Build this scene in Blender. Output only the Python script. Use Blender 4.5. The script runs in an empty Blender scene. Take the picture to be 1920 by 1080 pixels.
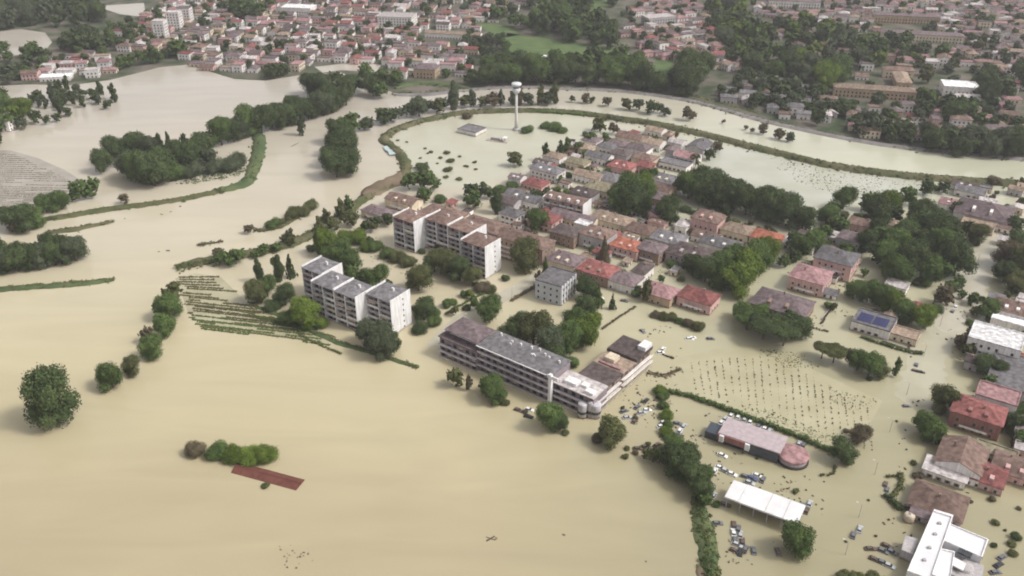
import bpy, math, random
import numpy as np
from mathutils import Vector
R = math.radians
rnd = random.Random(7)
scene = bpy.context.scene
col = scene.collection

# ------------------------------------------------------------------ camera, sky, sun, exposure
CAM_H, PITCH, FPX = 230.0, R(29.4), 1663.0          # helicopter height, tilt, focal length in px of a 1920 frame
cam = bpy.data.cameras.new('camera'); cam.sensor_width = 36.0; cam.lens = 36.0 * FPX / 1920.0
cam.clip_start = 1.0; cam.clip_end = 12000.0
cam_o = bpy.data.objects.new('camera', cam); col.objects.link(cam_o)
cam_o.location = (0, 0, CAM_H); cam_o.rotation_euler = (math.pi/2 - PITCH, 0, 0)
scene.camera = cam_o

SUN_EL, SUN_AZ = R(50), R(-12)                        # light comes from the right of the picture, a little from the front
world = bpy.data.worlds.new('World'); scene.world = world; world.use_nodes = True
nt = world.node_tree; bg = nt.nodes['Background']
sky = nt.nodes.new('ShaderNodeTexSky'); sky.sky_type = 'NISHITA'; sky.sun_disc = False
sky.sun_elevation = SUN_EL; sky.sun_rotation = math.pi/2 - SUN_AZ; sky.air_density = 1.0; sky.dust_density = 4.0
hs = nt.nodes.new('ShaderNodeHueSaturation'); hs.inputs['Saturation'].default_value = 0.12
nt.links.new(sky.outputs[0], hs.inputs['Color']); nt.links.new(hs.outputs[0], bg.inputs['Color'])
bg.inputs['Strength'].default_value = 0.13
sl = bpy.data.lights.new('sun', 'SUN'); sl.energy = 1.5; sl.angle = R(10); sl.color = (1.0, 0.96, 0.90)
so = bpy.data.objects.new('sun', sl); col.objects.link(so)
d = Vector((math.cos(SUN_EL)*math.cos(SUN_AZ), math.cos(SUN_EL)*math.sin(SUN_AZ), math.sin(SUN_EL)))
so.rotation_euler = d.to_track_quat('Z', 'Y').to_euler(); so.location = (300, 300, 400)
vs = scene.view_settings; vs.view_transform = 'Standard'; vs.look = 'None'; vs.gamma = 1.0; vs.use_curve_mapping = False
vs.exposure = 0.56
scene.render.engine = 'CYCLES'
scene.cycles.use_denoising = True
scene.cycles.max_bounces = 6; scene.cycles.volume_bounces = 0
scene.cycles.pixel_filter_type = 'GAUSSIAN'; scene.cycles.filter_width = 2.2

def P(x, y, z=0.0):
    """where the line of sight through a point of the 1920x1080 photograph meets the level z"""
    u = (x-960)/FPX; v = (540-y)/FPX
    dy = math.cos(PITCH)+v*math.sin(PITCH); dz = -math.sin(PITCH)+v*math.cos(PITCH)
    t = (z-CAM_H)/dz
    return (u*t, dy*t)
def Q(X, Y, Z):
    z = Z-CAM_H; dd = Y*math.cos(PITCH)-z*math.sin(PITCH); v = Y*math.sin(PITCH)+z*math.cos(PITCH)
    return (960+FPX*X/dd, 540-FPX*v/dd)
def ppm(y): return (y-540+FPX*math.tan(PITCH))*math.cos(PITCH)/CAM_H      # photo pixels per metre across, at row y
GRID = -34.0                                          # heading of the town's streets, degrees

# ------------------------------------------------------------------ materials
MATS = {}
def mat(name, c, var=0.15, scale=0.6, rough=0.85, spec=0.25, c2=None, objrand=0.0, bump=0.0, metallic=0.0, coord='Object', detail=4.0, lo=0.35, hi=0.65, tide=False):
    if name in MATS: return MATS[name]
    m = bpy.data.materials.new(name); m.use_nodes = True
    n = m.node_tree.nodes; l = m.node_tree.links; b = n['Principled BSDF']
    b.inputs['Roughness'].default_value = rough; b.inputs['Specular IOR Level'].default_value = spec; b.inputs['Metallic'].default_value = metallic
    tc = n.new('ShaderNodeTexCoord'); src = tc.outputs['Object']
    if coord == 'World':
        g = n.new('ShaderNodeNewGeometry'); src = g.outputs['Position']
    nz = n.new('ShaderNodeTexNoise'); nz.inputs['Scale'].default_value = scale; nz.inputs['Detail'].default_value = detail
    l.new(src, nz.inputs['Vector'])
    rp = n.new('ShaderNodeValToRGB'); rp.color_ramp.elements[0].position = lo; rp.color_ramp.elements[1].position = hi
    if c2 is None:
        a = [x*(1-var) for x in c]; e = [min(1, x*(1+var)) for x in c]
    else: a, e = c, c2
    rp.color_ramp.elements[0].color = (*a, 1); rp.color_ramp.elements[1].color = (*e, 1)
    l.new(nz.outputs['Fac'], rp.inputs['Fac']); out = rp.outputs['Color']
    if objrand:
        oi = n.new('ShaderNodeObjectInfo'); mr = n.new('ShaderNodeMapRange')
        mr.inputs['To Min'].default_value = 1-objrand; mr.inputs['To Max'].default_value = 1+objrand
        l.new(oi.outputs['Random'], mr.inputs['Value'])
        h2 = n.new('ShaderNodeHueSaturation'); l.new(mr.outputs[0], h2.inputs['Value']); l.new(out, h2.inputs['Color']); out = h2.outputs[0]
    if tide:                                          # mud left on the wall just above the flood, and rain streaks below sills
        gp = n.new('ShaderNodeNewGeometry'); sp = n.new('ShaderNodeSeparateXYZ'); l.new(gp.outputs['Position'], sp.inputs[0])
        n2 = n.new('ShaderNodeTexNoise'); n2.inputs['Scale'].default_value = .45; l.new(gp.outputs['Position'], n2.inputs['Vector'])
        a1 = n.new('ShaderNodeMath'); a1.operation = 'MULTIPLY_ADD'; a1.inputs[1].default_value = -1.6; l.new(n2.outputs['Fac'], a1.inputs[0]); l.new(sp.outputs['Z'], a1.inputs[2])
        m1 = n.new('ShaderNodeMapRange'); m1.inputs['From Min'].default_value = -.55; m1.inputs['From Max'].default_value = .25; m1.inputs['To Min'].default_value = .75; m1.inputs['To Max'].default_value = 0; l.new(a1.outputs[0], m1.inputs['Value'])
        x1 = n.new('ShaderNodeMix'); x1.data_type = 'RGBA'; x1.inputs['B'].default_value = (.19,.145,.095,1); l.new(m1.outputs[0], x1.inputs['Factor']); l.new(out, x1.inputs['A']); out = x1.outputs['Result']
        vm = n.new('ShaderNodeVectorMath'); vm.operation = 'MULTIPLY'; vm.inputs[1].default_value = (1.6,1.6,.12); l.new(gp.outputs['Position'], vm.inputs[0])
        n3 = n.new('ShaderNodeTexNoise'); n3.inputs['Scale'].default_value = 1.0; n3.inputs['Detail'].default_value = 3; l.new(vm.outputs[0], n3.inputs['Vector'])
        m3 = n.new('ShaderNodeMapRange'); m3.inputs['From Min'].default_value = .35; m3.inputs['From Max'].default_value = .7; m3.inputs['To Min'].default_value = 1.04; m3.inputs['To Max'].default_value = .74; l.new(n3.outputs['Fac'], m3.inputs['Value'])
        h3 = n.new('ShaderNodeHueSaturation'); l.new(m3.outputs[0], h3.inputs['Value']); l.new(out, h3.inputs['Color']); out = h3.outputs[0]
    l.new(out, b.inputs['Base Color'])
    if bump:
        bp = n.new('ShaderNodeBump'); bp.inputs['Strength'].default_value = bump; bp.inputs['Distance'].default_value = 0.3
        l.new(nz.outputs['Fac'], bp.inputs['Height']); l.new(bp.outputs[0], b.inputs['Normal'])
    MATS[name] = m; return m

ROOF = {'brown': (.17,.115,.095), 'dark': (.10,.078,.074), 'red': (.215,.085,.078), 'orange': (.36,.135,.09), 'mauve': (.155,.118,.122),
        'grey': (.15,.14,.145), 'tan': (.26,.195,.15), 'pink': (.28,.165,.165), 'olive': (.20,.175,.12), 'white': (.72,.70,.70), 'pale': (.42,.38,.37)}
WALL = {'white': (.78,.73,.70), 'cream': (.66,.56,.43), 'pink': (.58,.38,.35), 'grey': (.42,.39,.39), 'mauve': (.40,.33,.34), 'tan': (.50,.37,.26), 'red': (.29,.14,.125), 'brown': (.27,.19,.15), 'ochre': (.55,.38,.12)}
def roofm(k): return mat('roof_'+k, ROOF[k], var=.34, scale=.5, objrand=.2, rough=.9, spec=.15, bump=.3, detail=7)
def wallm(k): return mat('wall_'+k, WALL[k], var=.10, scale=.25, objrand=.08, rough=.9, spec=.2, tide=True)
GLASS = mat('window_glass', (.035,.038,.045), var=.3, rough=.15, spec=.5, objrand=.3)
DARK = mat('dark_timber', (.045,.04,.038), var=.3, rough=.8)  # plain dark brown colour for the station's round rim
FRAME = mat('window_frame_paint', (.62,.58,.55), var=.05)
WHITE = mat('white_paint', (.76,.74,.73), var=.07, scale=.2, tide=True)
CONC = mat('concrete', (.36,.34,.33), var=.15, scale=.4)
BARK = mat('bark', (.10,.075,.055), var=.3, scale=3)
FOL = {'dark': ((.046,.068,.027),(.086,.112,.043)), 'mid': ((.062,.096,.030),(.112,.158,.048)), 'bright': ((.084,.122,.022),(.140,.190,.036)),
       'olive': ((.080,.090,.036),(.128,.134,.054)), 'brown': ((.098,.082,.050),(.142,.115,.070)), 'grey': ((.064,.082,.044),(.100,.118,.066))}
def folm(k): return mat('foliage_'+k, FOL[k][0], c2=FOL[k][1], scale=2.6, rough=.9, spec=.08, objrand=.22, detail=4)

# ------------------------------------------------------------------ mesh helpers
class MB:
    def __init__(s): s.v = []; s.f = []; s.m = []
    def box(s, x0, x1, y0, y1, z0, z1, mi=0):
        b = len(s.v); s.v += [(x0,y0,z0),(x1,y0,z0),(x1,y1,z0),(x0,y1,z0),(x0,y0,z1),(x1,y0,z1),(x1,y1,z1),(x0,y1,z1)]
        s.f += [(b,b+3,b+2,b+1),(b+4,b+5,b+6,b+7),(b,b+1,b+5,b+4),(b+1,b+2,b+6,b+5),(b+2,b+3,b+7,b+6),(b+3,b,b+4,b+7)]; s.m += [mi]*6; return s
    def poly(s, pts, faces, mi=0):
        b = len(s.v); s.v += list(pts); s.f += [tuple(b+i for i in f) for f in faces]; s.m += [mi]*len(faces); return s
    def lathe(s, prof, n=12, cx=0, cy=0, mi=0):
        b = len(s.v)
        for r, z in prof:
            for i in range(n):
                a = 2*math.pi*i/n; s.v.append((cx+r*math.cos(a), cy+r*math.sin(a), z))
        for k in range(len(prof)-1):
            for i in range(n):
                j = (i+1) % n; s.f.append((b+k*n+i, b+k*n+j, b+(k+1)*n+j, b+(k+1)*n+i)); s.m.append(mi)
        s.f.append(tuple(b+i for i in reversed(range(n)))); s.f.append(tuple(b+(len(prof)-1)*n+i for i in range(n))); s.m += [mi, mi]; return s
    def tube(s, p, q, r0, r1, n=6, mi=0):
        p = Vector(p); q = Vector(q); w = (q-p).normalized(); a = w.orthogonal().normalized(); c = w.cross(a); b = len(s.v)
        for pt, r in ((p, r0), (q, r1)):
            for i in range(n):
                t = 2*math.pi*i/n; s.v.append(tuple(pt+(a*math.cos(t)+c*math.sin(t))*r))
        for i in range(n):
            j = (i+1) % n; s.f.append((b+i, b+j, b+n+j, b+n+i)); s.m.append(mi)
        s.f.append(tuple(b+n+i for i in range(n))); s.m.append(mi); return s
    def xf(s, x, y, a):
        c, n = math.cos(a), math.sin(a); s.v = [(x+p[0]*c-p[1]*n, y+p[0]*n+p[1]*c, p[2]) for p in s.v]; return s
    def add(s, o, mi=None):
        b = len(s.v); s.v += o.v; s.f += [tuple(b+i for i in f) for f in o.f]; s.m += (o.m if mi is None else [mi]*len(o.f)); return s
    def mesh(s, name, mats, smooth=False):
        me = bpy.data.meshes.new(name); me.from_pydata(s.v, [], s.f)
        for m in (mats if isinstance(mats, (list, tuple)) else [mats]): me.materials.append(m)
        if any(s.m): me.polygons.foreach_set('material_index', s.m)
        if smooth: me.polygons.foreach_set('use_smooth', [True]*len(me.polygons))
        me.update(); return me
def link(name, data, parent=None):
    o = bpy.data.objects.new(name, data); col.objects.link(o)
    if parent is not None: o.parent = parent
    return o
def part(root, name, mb, mats, smooth=False): return link(name, mb.mesh(name, mats, smooth), root)
def empty(name, x, y, a=0.0, z=0.0):
    o = link(name, None); o.location = (x, y, z); o.rotation_euler = (0, 0, a); o.empty_display_size = 1; return o

# labels: what it is + where it stands; look-alikes in one place are told apart by their order from the left of the picture
THINGS = []
def reg(o, cat, desc, place, group=None):
    o['category'] = cat; o['kind'] = 'thing'
    if group: o['group'] = group
    THINGS.append((o, desc, place)); return o
def structure(o): o['kind'] = 'structure'; return o
def stuff(o, label=None, cat=None):
    o['kind'] = 'stuff'
    if label: o['label'] = label
    if cat: o['category'] = cat
    return o

def smooth_line(pts, step=3.0):
    out = []; n = len(pts)
    for i in range(n-1):
        p0, p1, p2, p3 = pts[max(i-1,0)], pts[i], pts[i+1], pts[min(i+2,n-1)]
        k = max(1, int(math.hypot(p2[0]-p1[0], p2[1]-p1[1])/step))
        for j in range(k):
            t = j/k
            out.append(tuple(.5*((2*p1[c])+(-p0[c]+p2[c])*t+(2*p0[c]-5*p1[c]+4*p2[c]-p3[c])*t*t+(-p0[c]+3*p1[c]-3*p2[c]+p3[c])*t**3) for c in (0,1)))
    out.append(tuple(pts[-1])); return out
def line_px(px, step=3.0): return smooth_line([P(*p) for p in px], step)
def ribbon(name, px, w, h, m, jit=.25, prof=None, taper=True, z0=-.4):
    """an earth bank or strip that follows a line on the ground"""
    c = line_px(px, 3.0); mb = MB(); prof = prof or [(-1,z0),(-.55,h*.75),(-.22,h),(.22,h),(.55,h*.75),(1,z0)]
    k = len(prof); n = len(c)
    for i, p in enumerate(c):
        a = c[max(i-1,0)]; b = c[min(i+1,n-1)]; dx, dy = b[0]-a[0], b[1]-a[1]; L = math.hypot(dx,dy) or 1; nx, ny = -dy/L, dx/L
        e = min(1, .15+i/4, .15+(n-1-i)/4) if taper else 1
        for s, z in prof:
            ww = w/2*s*(e)*(1+rnd.uniform(-jit,jit)*(abs(s)>.5)); mb.v.append((p[0]+nx*ww, p[1]+ny*ww, z*(1+rnd.uniform(-.15,.15)) if z>0 else z))
    for i in range(n-1):
        for j in range(k-1):
            a = i*k+j; mb.f.append((a, a+k, a+k+1, a+1)); mb.m.append(0)
    return link(name, mb.mesh(name, m, True))
def sheet(name, px, z, m, drop=0.0):
    pts = [P(*p) for p in px]; mb = MB(); n = len(pts)
    mb.v = [(x,y,z) for x,y in pts]; f = list(range(n))
    ar = sum(pts[i][0]*pts[(i+1)%n][1]-pts[(i+1)%n][0]*pts[i][1] for i in range(n))
    if ar < 0: f.reverse()
    mb.f = [tuple(f)]; mb.m = [0]
    if drop:
        mb.v += [(x,y,z-drop) for x,y in pts]
        for i in range(n):
            a, b = f[i], f[(i+1)%n]; mb.f.append((a, a+n, b+n, b)); mb.m.append(0)
    return link(name, mb.mesh(name, m))
def inside(p, poly):
    x, y = p; r = False; n = len(poly)
    for i in range(n):
        x1, y1 = poly[i]; x2, y2 = poly[(i+1)%n]
        if (y1 > y) != (y2 > y) and x < (x2-x1)*(y-y1)/(y2-y1)+x1: r = not r
    return r

# ------------------------------------------------------------------ water
def water_material():
    m = bpy.data.materials.new('muddy_floodwater'); m.use_nodes = True; n = m.node_tree.nodes; l = m.node_tree.links; b = n['Principled BSDF']
    b.inputs['Roughness'].default_value = .22; b.inputs['IOR'].default_value = 1.36; b.inputs['Specular IOR Level'].default_value = .6
    g = n.new('ShaderNodeNewGeometry')
    def noise(scale, det, dist=0.0):
        z = n.new('ShaderNodeTexNoise'); z.inputs['Scale'].default_value = scale; z.inputs['Detail'].default_value = det; z.inputs['Distortion'].default_value = dist
        l.new(g.outputs['Position'], z.inputs['Vector']); return z
    # silt-laden brown current in the river and fields, settled greener water between the houses
    big = noise(.006, 3, .6); mid = noise(.018, 3, .4)
    sx = n.new('ShaderNodeSeparateXYZ'); l.new(g.outputs['Position'], sx.inputs[0])
    def madd(a, k, c):
        q = n.new('ShaderNodeMath'); q.operation = 'MULTIPLY_ADD'; q.inputs[1].default_value = k; l.new(a, q.inputs[0]); l.new(c, q.inputs[2]); return q.outputs[0]
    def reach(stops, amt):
        # silt colour along the plain, sky reflection painted in as paler far water, patchy
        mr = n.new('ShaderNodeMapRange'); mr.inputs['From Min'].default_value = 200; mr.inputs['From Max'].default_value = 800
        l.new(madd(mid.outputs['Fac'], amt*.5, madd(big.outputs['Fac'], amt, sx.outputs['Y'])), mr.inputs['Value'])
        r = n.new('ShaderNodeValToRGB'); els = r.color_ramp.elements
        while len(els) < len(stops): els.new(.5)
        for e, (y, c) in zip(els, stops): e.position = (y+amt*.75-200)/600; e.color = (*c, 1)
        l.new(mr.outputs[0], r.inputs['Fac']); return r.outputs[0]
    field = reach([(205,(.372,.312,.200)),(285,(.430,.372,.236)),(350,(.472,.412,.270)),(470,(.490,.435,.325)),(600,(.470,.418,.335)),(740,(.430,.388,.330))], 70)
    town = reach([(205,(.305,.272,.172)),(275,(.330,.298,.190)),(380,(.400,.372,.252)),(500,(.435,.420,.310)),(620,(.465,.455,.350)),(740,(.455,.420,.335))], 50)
    mr = n.new('ShaderNodeMapRange'); mr.inputs['From Min'].default_value = 60; mr.inputs['From Max'].default_value = 160; l.new(madd(big.outputs['Fac'], 150, sx.outputs['X']), mr.inputs['Value'])
    mx = n.new('ShaderNodeMix'); mx.data_type = 'RGBA'; l.new(mr.outputs[0], mx.inputs['Factor']); l.new(field, mx.inputs['A']); l.new(town, mx.inputs['B'])
    st = n.new('ShaderNodeVectorMath'); st.operation = 'MULTIPLY'; st.inputs[1].default_value = (.010,.045,1); l.new(g.outputs['Position'], st.inputs[0])
    nz = n.new('ShaderNodeTexNoise'); nz.inputs['Scale'].default_value = 1.0; nz.inputs['Detail'].default_value = 5; nz.inputs['Distortion'].default_value = 1.2; l.new(st.outputs[0], nz.inputs['Vector'])
    vr = n.new('ShaderNodeMapRange'); vr.inputs['From Min'].default_value = .3; vr.inputs['From Max'].default_value = .7; vr.inputs['To Min'].default_value = .945; vr.inputs['To Max'].default_value = 1.05; l.new(nz.outputs['Fac'], vr.inputs['Value'])
    hv = n.new('ShaderNodeHueSaturation'); l.new(vr.outputs[0], hv.inputs['Value']); l.new(mx.outputs['Result'], hv.inputs['Color']); l.new(hv.outputs[0], b.inputs['Base Color'])
    rr_ = n.new('ShaderNodeMapRange'); rr_.inputs['From Min'].default_value = .35; rr_.inputs['From Max'].default_value = .65; rr_.inputs['To Min'].default_value = .08; rr_.inputs['To Max'].default_value = .26; l.new(mid.outputs['Fac'], rr_.inputs['Value']); l.new(rr_.outputs[0], b.inputs['Roughness'])
    w = noise(.5, 3); bp = n.new('ShaderNodeBump'); bp.inputs['Strength'].default_value = .10; bp.inputs['Distance'].default_value = .25
    l.new(w.outputs['Fac'], bp.inputs['Height']); l.new(bp.outputs[0], b.inputs['Normal'])
    return m
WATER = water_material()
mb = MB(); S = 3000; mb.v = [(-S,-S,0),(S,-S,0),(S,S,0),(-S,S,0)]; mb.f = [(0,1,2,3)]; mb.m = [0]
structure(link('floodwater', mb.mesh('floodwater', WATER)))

# ------------------------------------------------------------------ land, banks, lawns
EARTH = mat('town_ground_soil', (.040,.062,.028), c2=(.165,.140,.118), scale=.045, coord='World', detail=12, rough=.95, spec=.1)
GRASS = mat('meadow_grass', (.075,.115,.045), c2=(.125,.165,.07), scale=.06, coord='World', detail=6, rough=.95, spec=.1)
BANK = mat('bank_grass_and_mud', (.068,.082,.034), c2=(.135,.122,.070), scale=.07, coord='World', detail=8, rough=.95, spec=.1)
BANKG = mat('bank_green_grass', (.062,.092,.040), c2=(.115,.135,.062), scale=.08, coord='World', detail=8, rough=.95, spec=.1)
MUDB = mat('bare_mud_bank', (.125,.095,.066), c2=(.20,.15,.105), scale=.08, coord='World', detail=8, rough=.95, spec=.1)
WETM = mat('waterlogged_meadow', (.19,.215,.13), c2=(.42,.41,.28), scale=.035, coord='World', detail=8, rough=.5, spec=.3)
ASPH = mat('road_asphalt', (.16,.145,.14), c2=(.23,.21,.20), scale=.1, coord='World', rough=.9)
PAVE = mat('pale_pavement', (.40,.36,.31), c2=(.50,.46,.39), scale=.1, coord='World', rough=.9)

FAR = [(-400,-75),(2300,-75),(2300,325),(1920,298),(1820,290),(1700,276),(1620,266),(1540,250),(1460,234),(1400,220),(1330,198),(1260,184),(1200,176),(1130,170),
       (1060,166),(980,164),(900,167),(860,171),(800,178),(740,174),(700,160),(672,148),(640,136),(600,138),(560,141),(500,151),(440,148),(400,136),(350,121),
       (300,126),(250,139),(205,150),(130,160),(60,158),(-400,178)]
structure(sheet('ground', FAR, .35, EARTH, drop=1.0))
for px in ([(-60,66),(40,55),(85,62),(98,80),(80,100),(-60,112)], [(178,12),(270,6),(274,33),(225,27)], [(590,126),(660,118),(715,122),(705,136),(640,132),(605,137)],
           [(150,22),(168,26),(172,40),(140,52),(148,38)]):
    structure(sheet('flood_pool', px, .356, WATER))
for px in ([(950,62),(1050,76),(1172,92),(1160,112),(1045,120),(1000,112),(945,95)], [(1020,14),(1140,-4),(1150,10),(1085,32),(1030,34)],
           [(890,40),(960,50),(975,66),(930,74)], [(1230,112),(1265,112),(1255,150),(1205,152)], [(1500,70),(1560,66),(1600,82),(1540,104)], [(20,16),(110,20),(60,50),(0,56)]):
    structure(sheet('lawn', px, .360, GRASS))
structure(ribbon('path', [(735,178),(800,178),(870,170),(960,164),(1060,167),(1170,172),(1300,191),(1420,224),(1560,255),(1700,278),(1930,300)], 9, 1.2, ASPH, jit=.05))
structure(ribbon('levee', [(880,168),(830,160),(780,158),(742,168)], 12, 2.2, BANKG))
structure(ribbon('levee', [(60,418),(95,411),(140,404),(200,394),(320,378),(420,358)], 7, 1.8, BANK))
structure(ribbon('levee', [(405,361),(440,352),(462,342),(476,318),(484,285),(487,262),(478,246)], 11, 2.2, BANKG))
structure(ribbon('mud_bank', [(85,437),(130,433),(165,425),(214,416)], 7, .9, BANK))
structure(ribbon('mud_bank', [(-60,548),(40,540),(120,535),(214,526)], 7, 1.0, BANKG))
structure(ribbon('levee', [(330,504),(375,492),(430,484),(500,470),(560,452),(610,426),(650,398),(690,368),(735,345),(758,325),(760,305),(745,285),(724,268),(722,258),(745,243),
     (800,226),(870,213),(960,209),(1060,211),(1150,222)], 9, 2.4, BANK))
structure(ribbon('levee', [(1140,222),(1200,229),(1260,240),(1330,256),(1400,274),(1470,291),(1550,310),(1640,324),(1720,333),(1820,340),(1935,348)], 11, 2.6, BANK))
structure(ribbon('mud_bank', [(680,372),(705,355),(735,343),(752,330)], 17, 3.1, MUDB))
structure(ribbon('canal', [(727,276),(733,284),(739,292)], 7, .0, mat('settled_water', (.42,.50,.50), rough=.2), prof=[(-1,1.2),(1,1.2)], taper=False))
structure(ribbon('mud_bank', [(1290,178),(1360,196),(1420,212)], 8, .9, BANK))
structure(ribbon('mud_bank', [(478,432),(510,430),(560,408)], 6, .7, BANK))
structure(ribbon('mud_bank', [(372,460),(400,456),(418,452)], 5, .6, BANK))
structure(ribbon('mud_bank', [(560,268),(545,275)], 3, .2, BANK))
structure(ribbon('verge', [(470,572),(520,590),(600,628),(640,645),(700,662),(785,690)], 4, .55, BANKG))
structure(ribbon('levee', [(1308,935),(1318,985),(1328,1040),(1338,1100)], 8, 1.2, BANKG))
structure(ribbon('mud_bank', [(1310,1060),(1320,1100)], 9, .5, MUDB))
structure(ribbon('mud_bank', [(1215,700),(1245,705),(1275,690)], 5, .4, MUDB))

def shallow(name, c, c2, sc=.05): return mat(name, c, c2=c2, scale=sc, coord='World', detail=6, rough=.25, spec=.45)
structure(sheet('playing_field', [(733,262),(752,282),(766,305),(766,328),(772,342),(820,352),(880,352),(940,336),(985,318),(1010,305),(1075,288),(1115,262),(1135,228),(1060,214),(960,212),(880,217),(800,231),(755,246)], .010, shallow('silty_shallows_green', (.435,.418,.318), (.462,.448,.352))))
structure(sheet('flood_meadow', [(1330,272),(1400,280),(1470,296),(1560,316),(1700,334),(1760,348),(1680,376),(1560,378),(1500,392),(1440,372),(1350,345),(1300,334),(1322,305)], .010, shallow('milky_shallows', (.39,.385,.30), (.455,.455,.385), .03)))
structure(sheet('vineyard_plot', [(1268,672),(1340,654),(1440,645),(1520,690),(1600,728),(1655,752),(1628,800),(1595,838),(1540,832),(1420,788),(1300,742),(1256,728)], .010, shallow('yellow_silt_shallows', (.36,.325,.205), (.42,.385,.255))))
structure(sheet('stubble_field', [(-60,280),(20,282),(70,296),(120,318),(152,338),(140,356),(90,376),(40,396),(-60,420)], .010, shallow('grey_stubble_shallows', (.30,.265,.215), (.36,.325,.275), .08)))
structure(sheet('crop_plot', [(328,522),(365,512),(415,520),(470,575),(560,600),(650,648),(520,632),(380,614),(352,585),(340,550)], .010, shallow('olive_silt_shallows', (.33,.30,.19), (.42,.385,.26))))

structure(ribbon('road', [(1930,372),(1895,425),(1850,490),(1808,556),(1768,622)], 15, 0, shallow('silt_covered_street', (.395,.36,.275), (.46,.425,.34), .06), jit=.15, prof=[(-1,.014),(1,.014)], taper=True))
structure(ribbon('road', [(1815,545),(1768,622),(1735,690),(1705,760)], 16, 0, shallow('silt_veiled_street', (.37,.342,.245), (.425,.395,.295), .05), jit=.3, prof=[(-1,.009),(1,.009)], taper=True))
structure(ribbon('road', [(1010,520),(960,548),(900,580),(850,612),(815,650)], 9, 0, shallow('silt_covered_street', (.40,.365,.285), (.47,.435,.355), .06), jit=.1, prof=[(-1,.014),(1,.014)], taper=False))

# ------------------------------------------------------------------ foliage prototypes
def leaf_cloud(seed, lobes, nleaf, size, core=.72, up=.25, cn=(6,8)):
    """leaf-sized faces spread over and through a set of lobes, round an added solid core that stops light leaking through"""
    rg = np.random.default_rng(seed); V = []; F = []; base = 0
    lob = np.array(lobes); area = lob[:,3]*lob[:,4]; pr = area/area.sum()
    for L in lob:                                            # added core of each lobe, blocks light
        nlat, nlon = cn; ring = []
        for i in range(1, nlat):
            th = math.pi*i/nlat
            for j in range(nlon):
                ph = 2*math.pi*j/nlon; k = core*rg.uniform(.85,1.1)
                V.append((L[0]+L[3]*k*math.sin(th)*math.cos(ph), L[1]+L[3]*k*math.sin(th)*math.sin(ph), L[2]+L[4]*k*math.cos(th)))
        for i in range(nlat-2):
            for j in range(nlon):
                a = base+i*nlon+j; b = base+i*nlon+(j+1)%nlon; F.append((a, a+nlon, b+nlon, b))
        F.append(tuple(base+j for j in range(nlon))); F.append(tuple(base+(nlat-2)*nlon+j for j in reversed(range(nlon)))); base = len(V)
    idx = rg.choice(len(lob), nleaf, p=pr); dirs = rg.normal(size=(nleaf,3)); dirs[:,2] += up; dirs /= np.linalg.norm(dirs,axis=1)[:,None]
    rad = rg.uniform(.72, 1.06, nleaf)+.14*np.abs(rg.normal(size=nleaf))
    cen = lob[idx,:3]+dirs*rad[:,None]*np.stack([lob[idx,3],lob[idx,3],lob[idx,4]],1)
    nr = dirs+rg.normal(size=(nleaf,3))*.55; nr /= np.linalg.norm(nr,axis=1)[:,None]
    t = np.cross(nr, rg.normal(size=(nleaf,3))); t /= np.linalg.norm(t,axis=1)[:,None]; u = np.cross(nr, t)
    sz = size*rg.uniform(.6,1.5,nleaf)[:,None]
    q = np.stack([cen-t*sz-u*sz*.7, cen+t*sz-u*sz*.5, cen+t*sz*.8+u*sz*.8, cen-t*sz*.9+u*sz*.6],1).reshape(-1,3)
    V += [tuple(p) for p in q]; F += [(base+4*i, base+4*i+1, base+4*i+2, base+4*i+3) for i in range(nleaf)]
    m = MB(); m.v = V; m.f = F; m.m = [0]*len(F); return m
def lobes_round(seed, n=11):
    r = random.Random(seed); L = [(0,0,.55,.36,.36)]
    for i in range(n):
        a = 2*math.pi*i/n+r.uniform(-.4,.4); z = r.uniform(.22,.82); k = .34*math.sqrt(max(.1,1-((z-.5)/.5)**2))*r.uniform(.75,1.1)
        s = r.uniform(.14,.23); L.append((k*math.cos(a), k*math.sin(a), z, s, s*r.uniform(.8,1.1)))
    L.append((r.uniform(-.1,.1), r.uniform(-.1,.1), .86, .17, .14)); return L
def lobes_tall(seed):
    r = random.Random(seed); L = []
    for i in range(7):
        z = .14+.12*i; s = .30*(1-abs(i-2.5)/6.5); L.append((r.uniform(-.12,.12), r.uniform(-.12,.12), z, s, .12))
    return L
def lobes_cone(seed):
    r = random.Random(seed); L = []
    for i in range(8):
        z = .08+.12*i; s = .42*(1-i/8.3); L.append((r.uniform(-.04,.04), r.uniform(-.04,.04), z, s, .10))
    return L
def lobes_umbrella(seed):
    r = random.Random(seed); L = [(0,0,.80,.30,.13)]
    for i in range(9):
        a = 2*math.pi*i/9+r.uniform(-.3,.3); L.append((.28*math.cos(a), .28*math.sin(a), r.uniform(.70,.86), r.uniform(.16,.22), .12))
    return L
def lobes_bush(seed):
    r = random.Random(seed); L = [(0,0,.35,.32,.34)]
    for i in range(6):
        a = 2*math.pi*i/6+r.uniform(-.4,.4); L.append((.24*math.cos(a), .24*math.sin(a), r.uniform(.2,.55), r.uniform(.18,.26), r.uniform(.22,.34)))
    return L
LOB = {'round': lobes_round, 'tall': lobes_tall, 'cone': lobes_cone, 'umbrella': lobes_umbrella, 'bush': lobes_bush}
NV = {'round': 5, 'tall': 3, 'cone': 2, 'umbrella': 3, 'bush': 4}
CROWN = {}; FARC = {}
for k in LOB:
    for i in range(NV[k]):
        lb = LOB[k](100*len(k)+i)
        CROWN[k,i,'fine'] = leaf_cloud(i, lb, 7500, .0155).mesh('crown', folm('mid'))
        CROWN[k,i,'plain'] = leaf_cloud(i+50, lb, 2200, .027).mesh('crown', folm('mid'))
        FARC[k,i] = leaf_cloud(i+90, lb, 170, .075, cn=(4,6))
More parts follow.
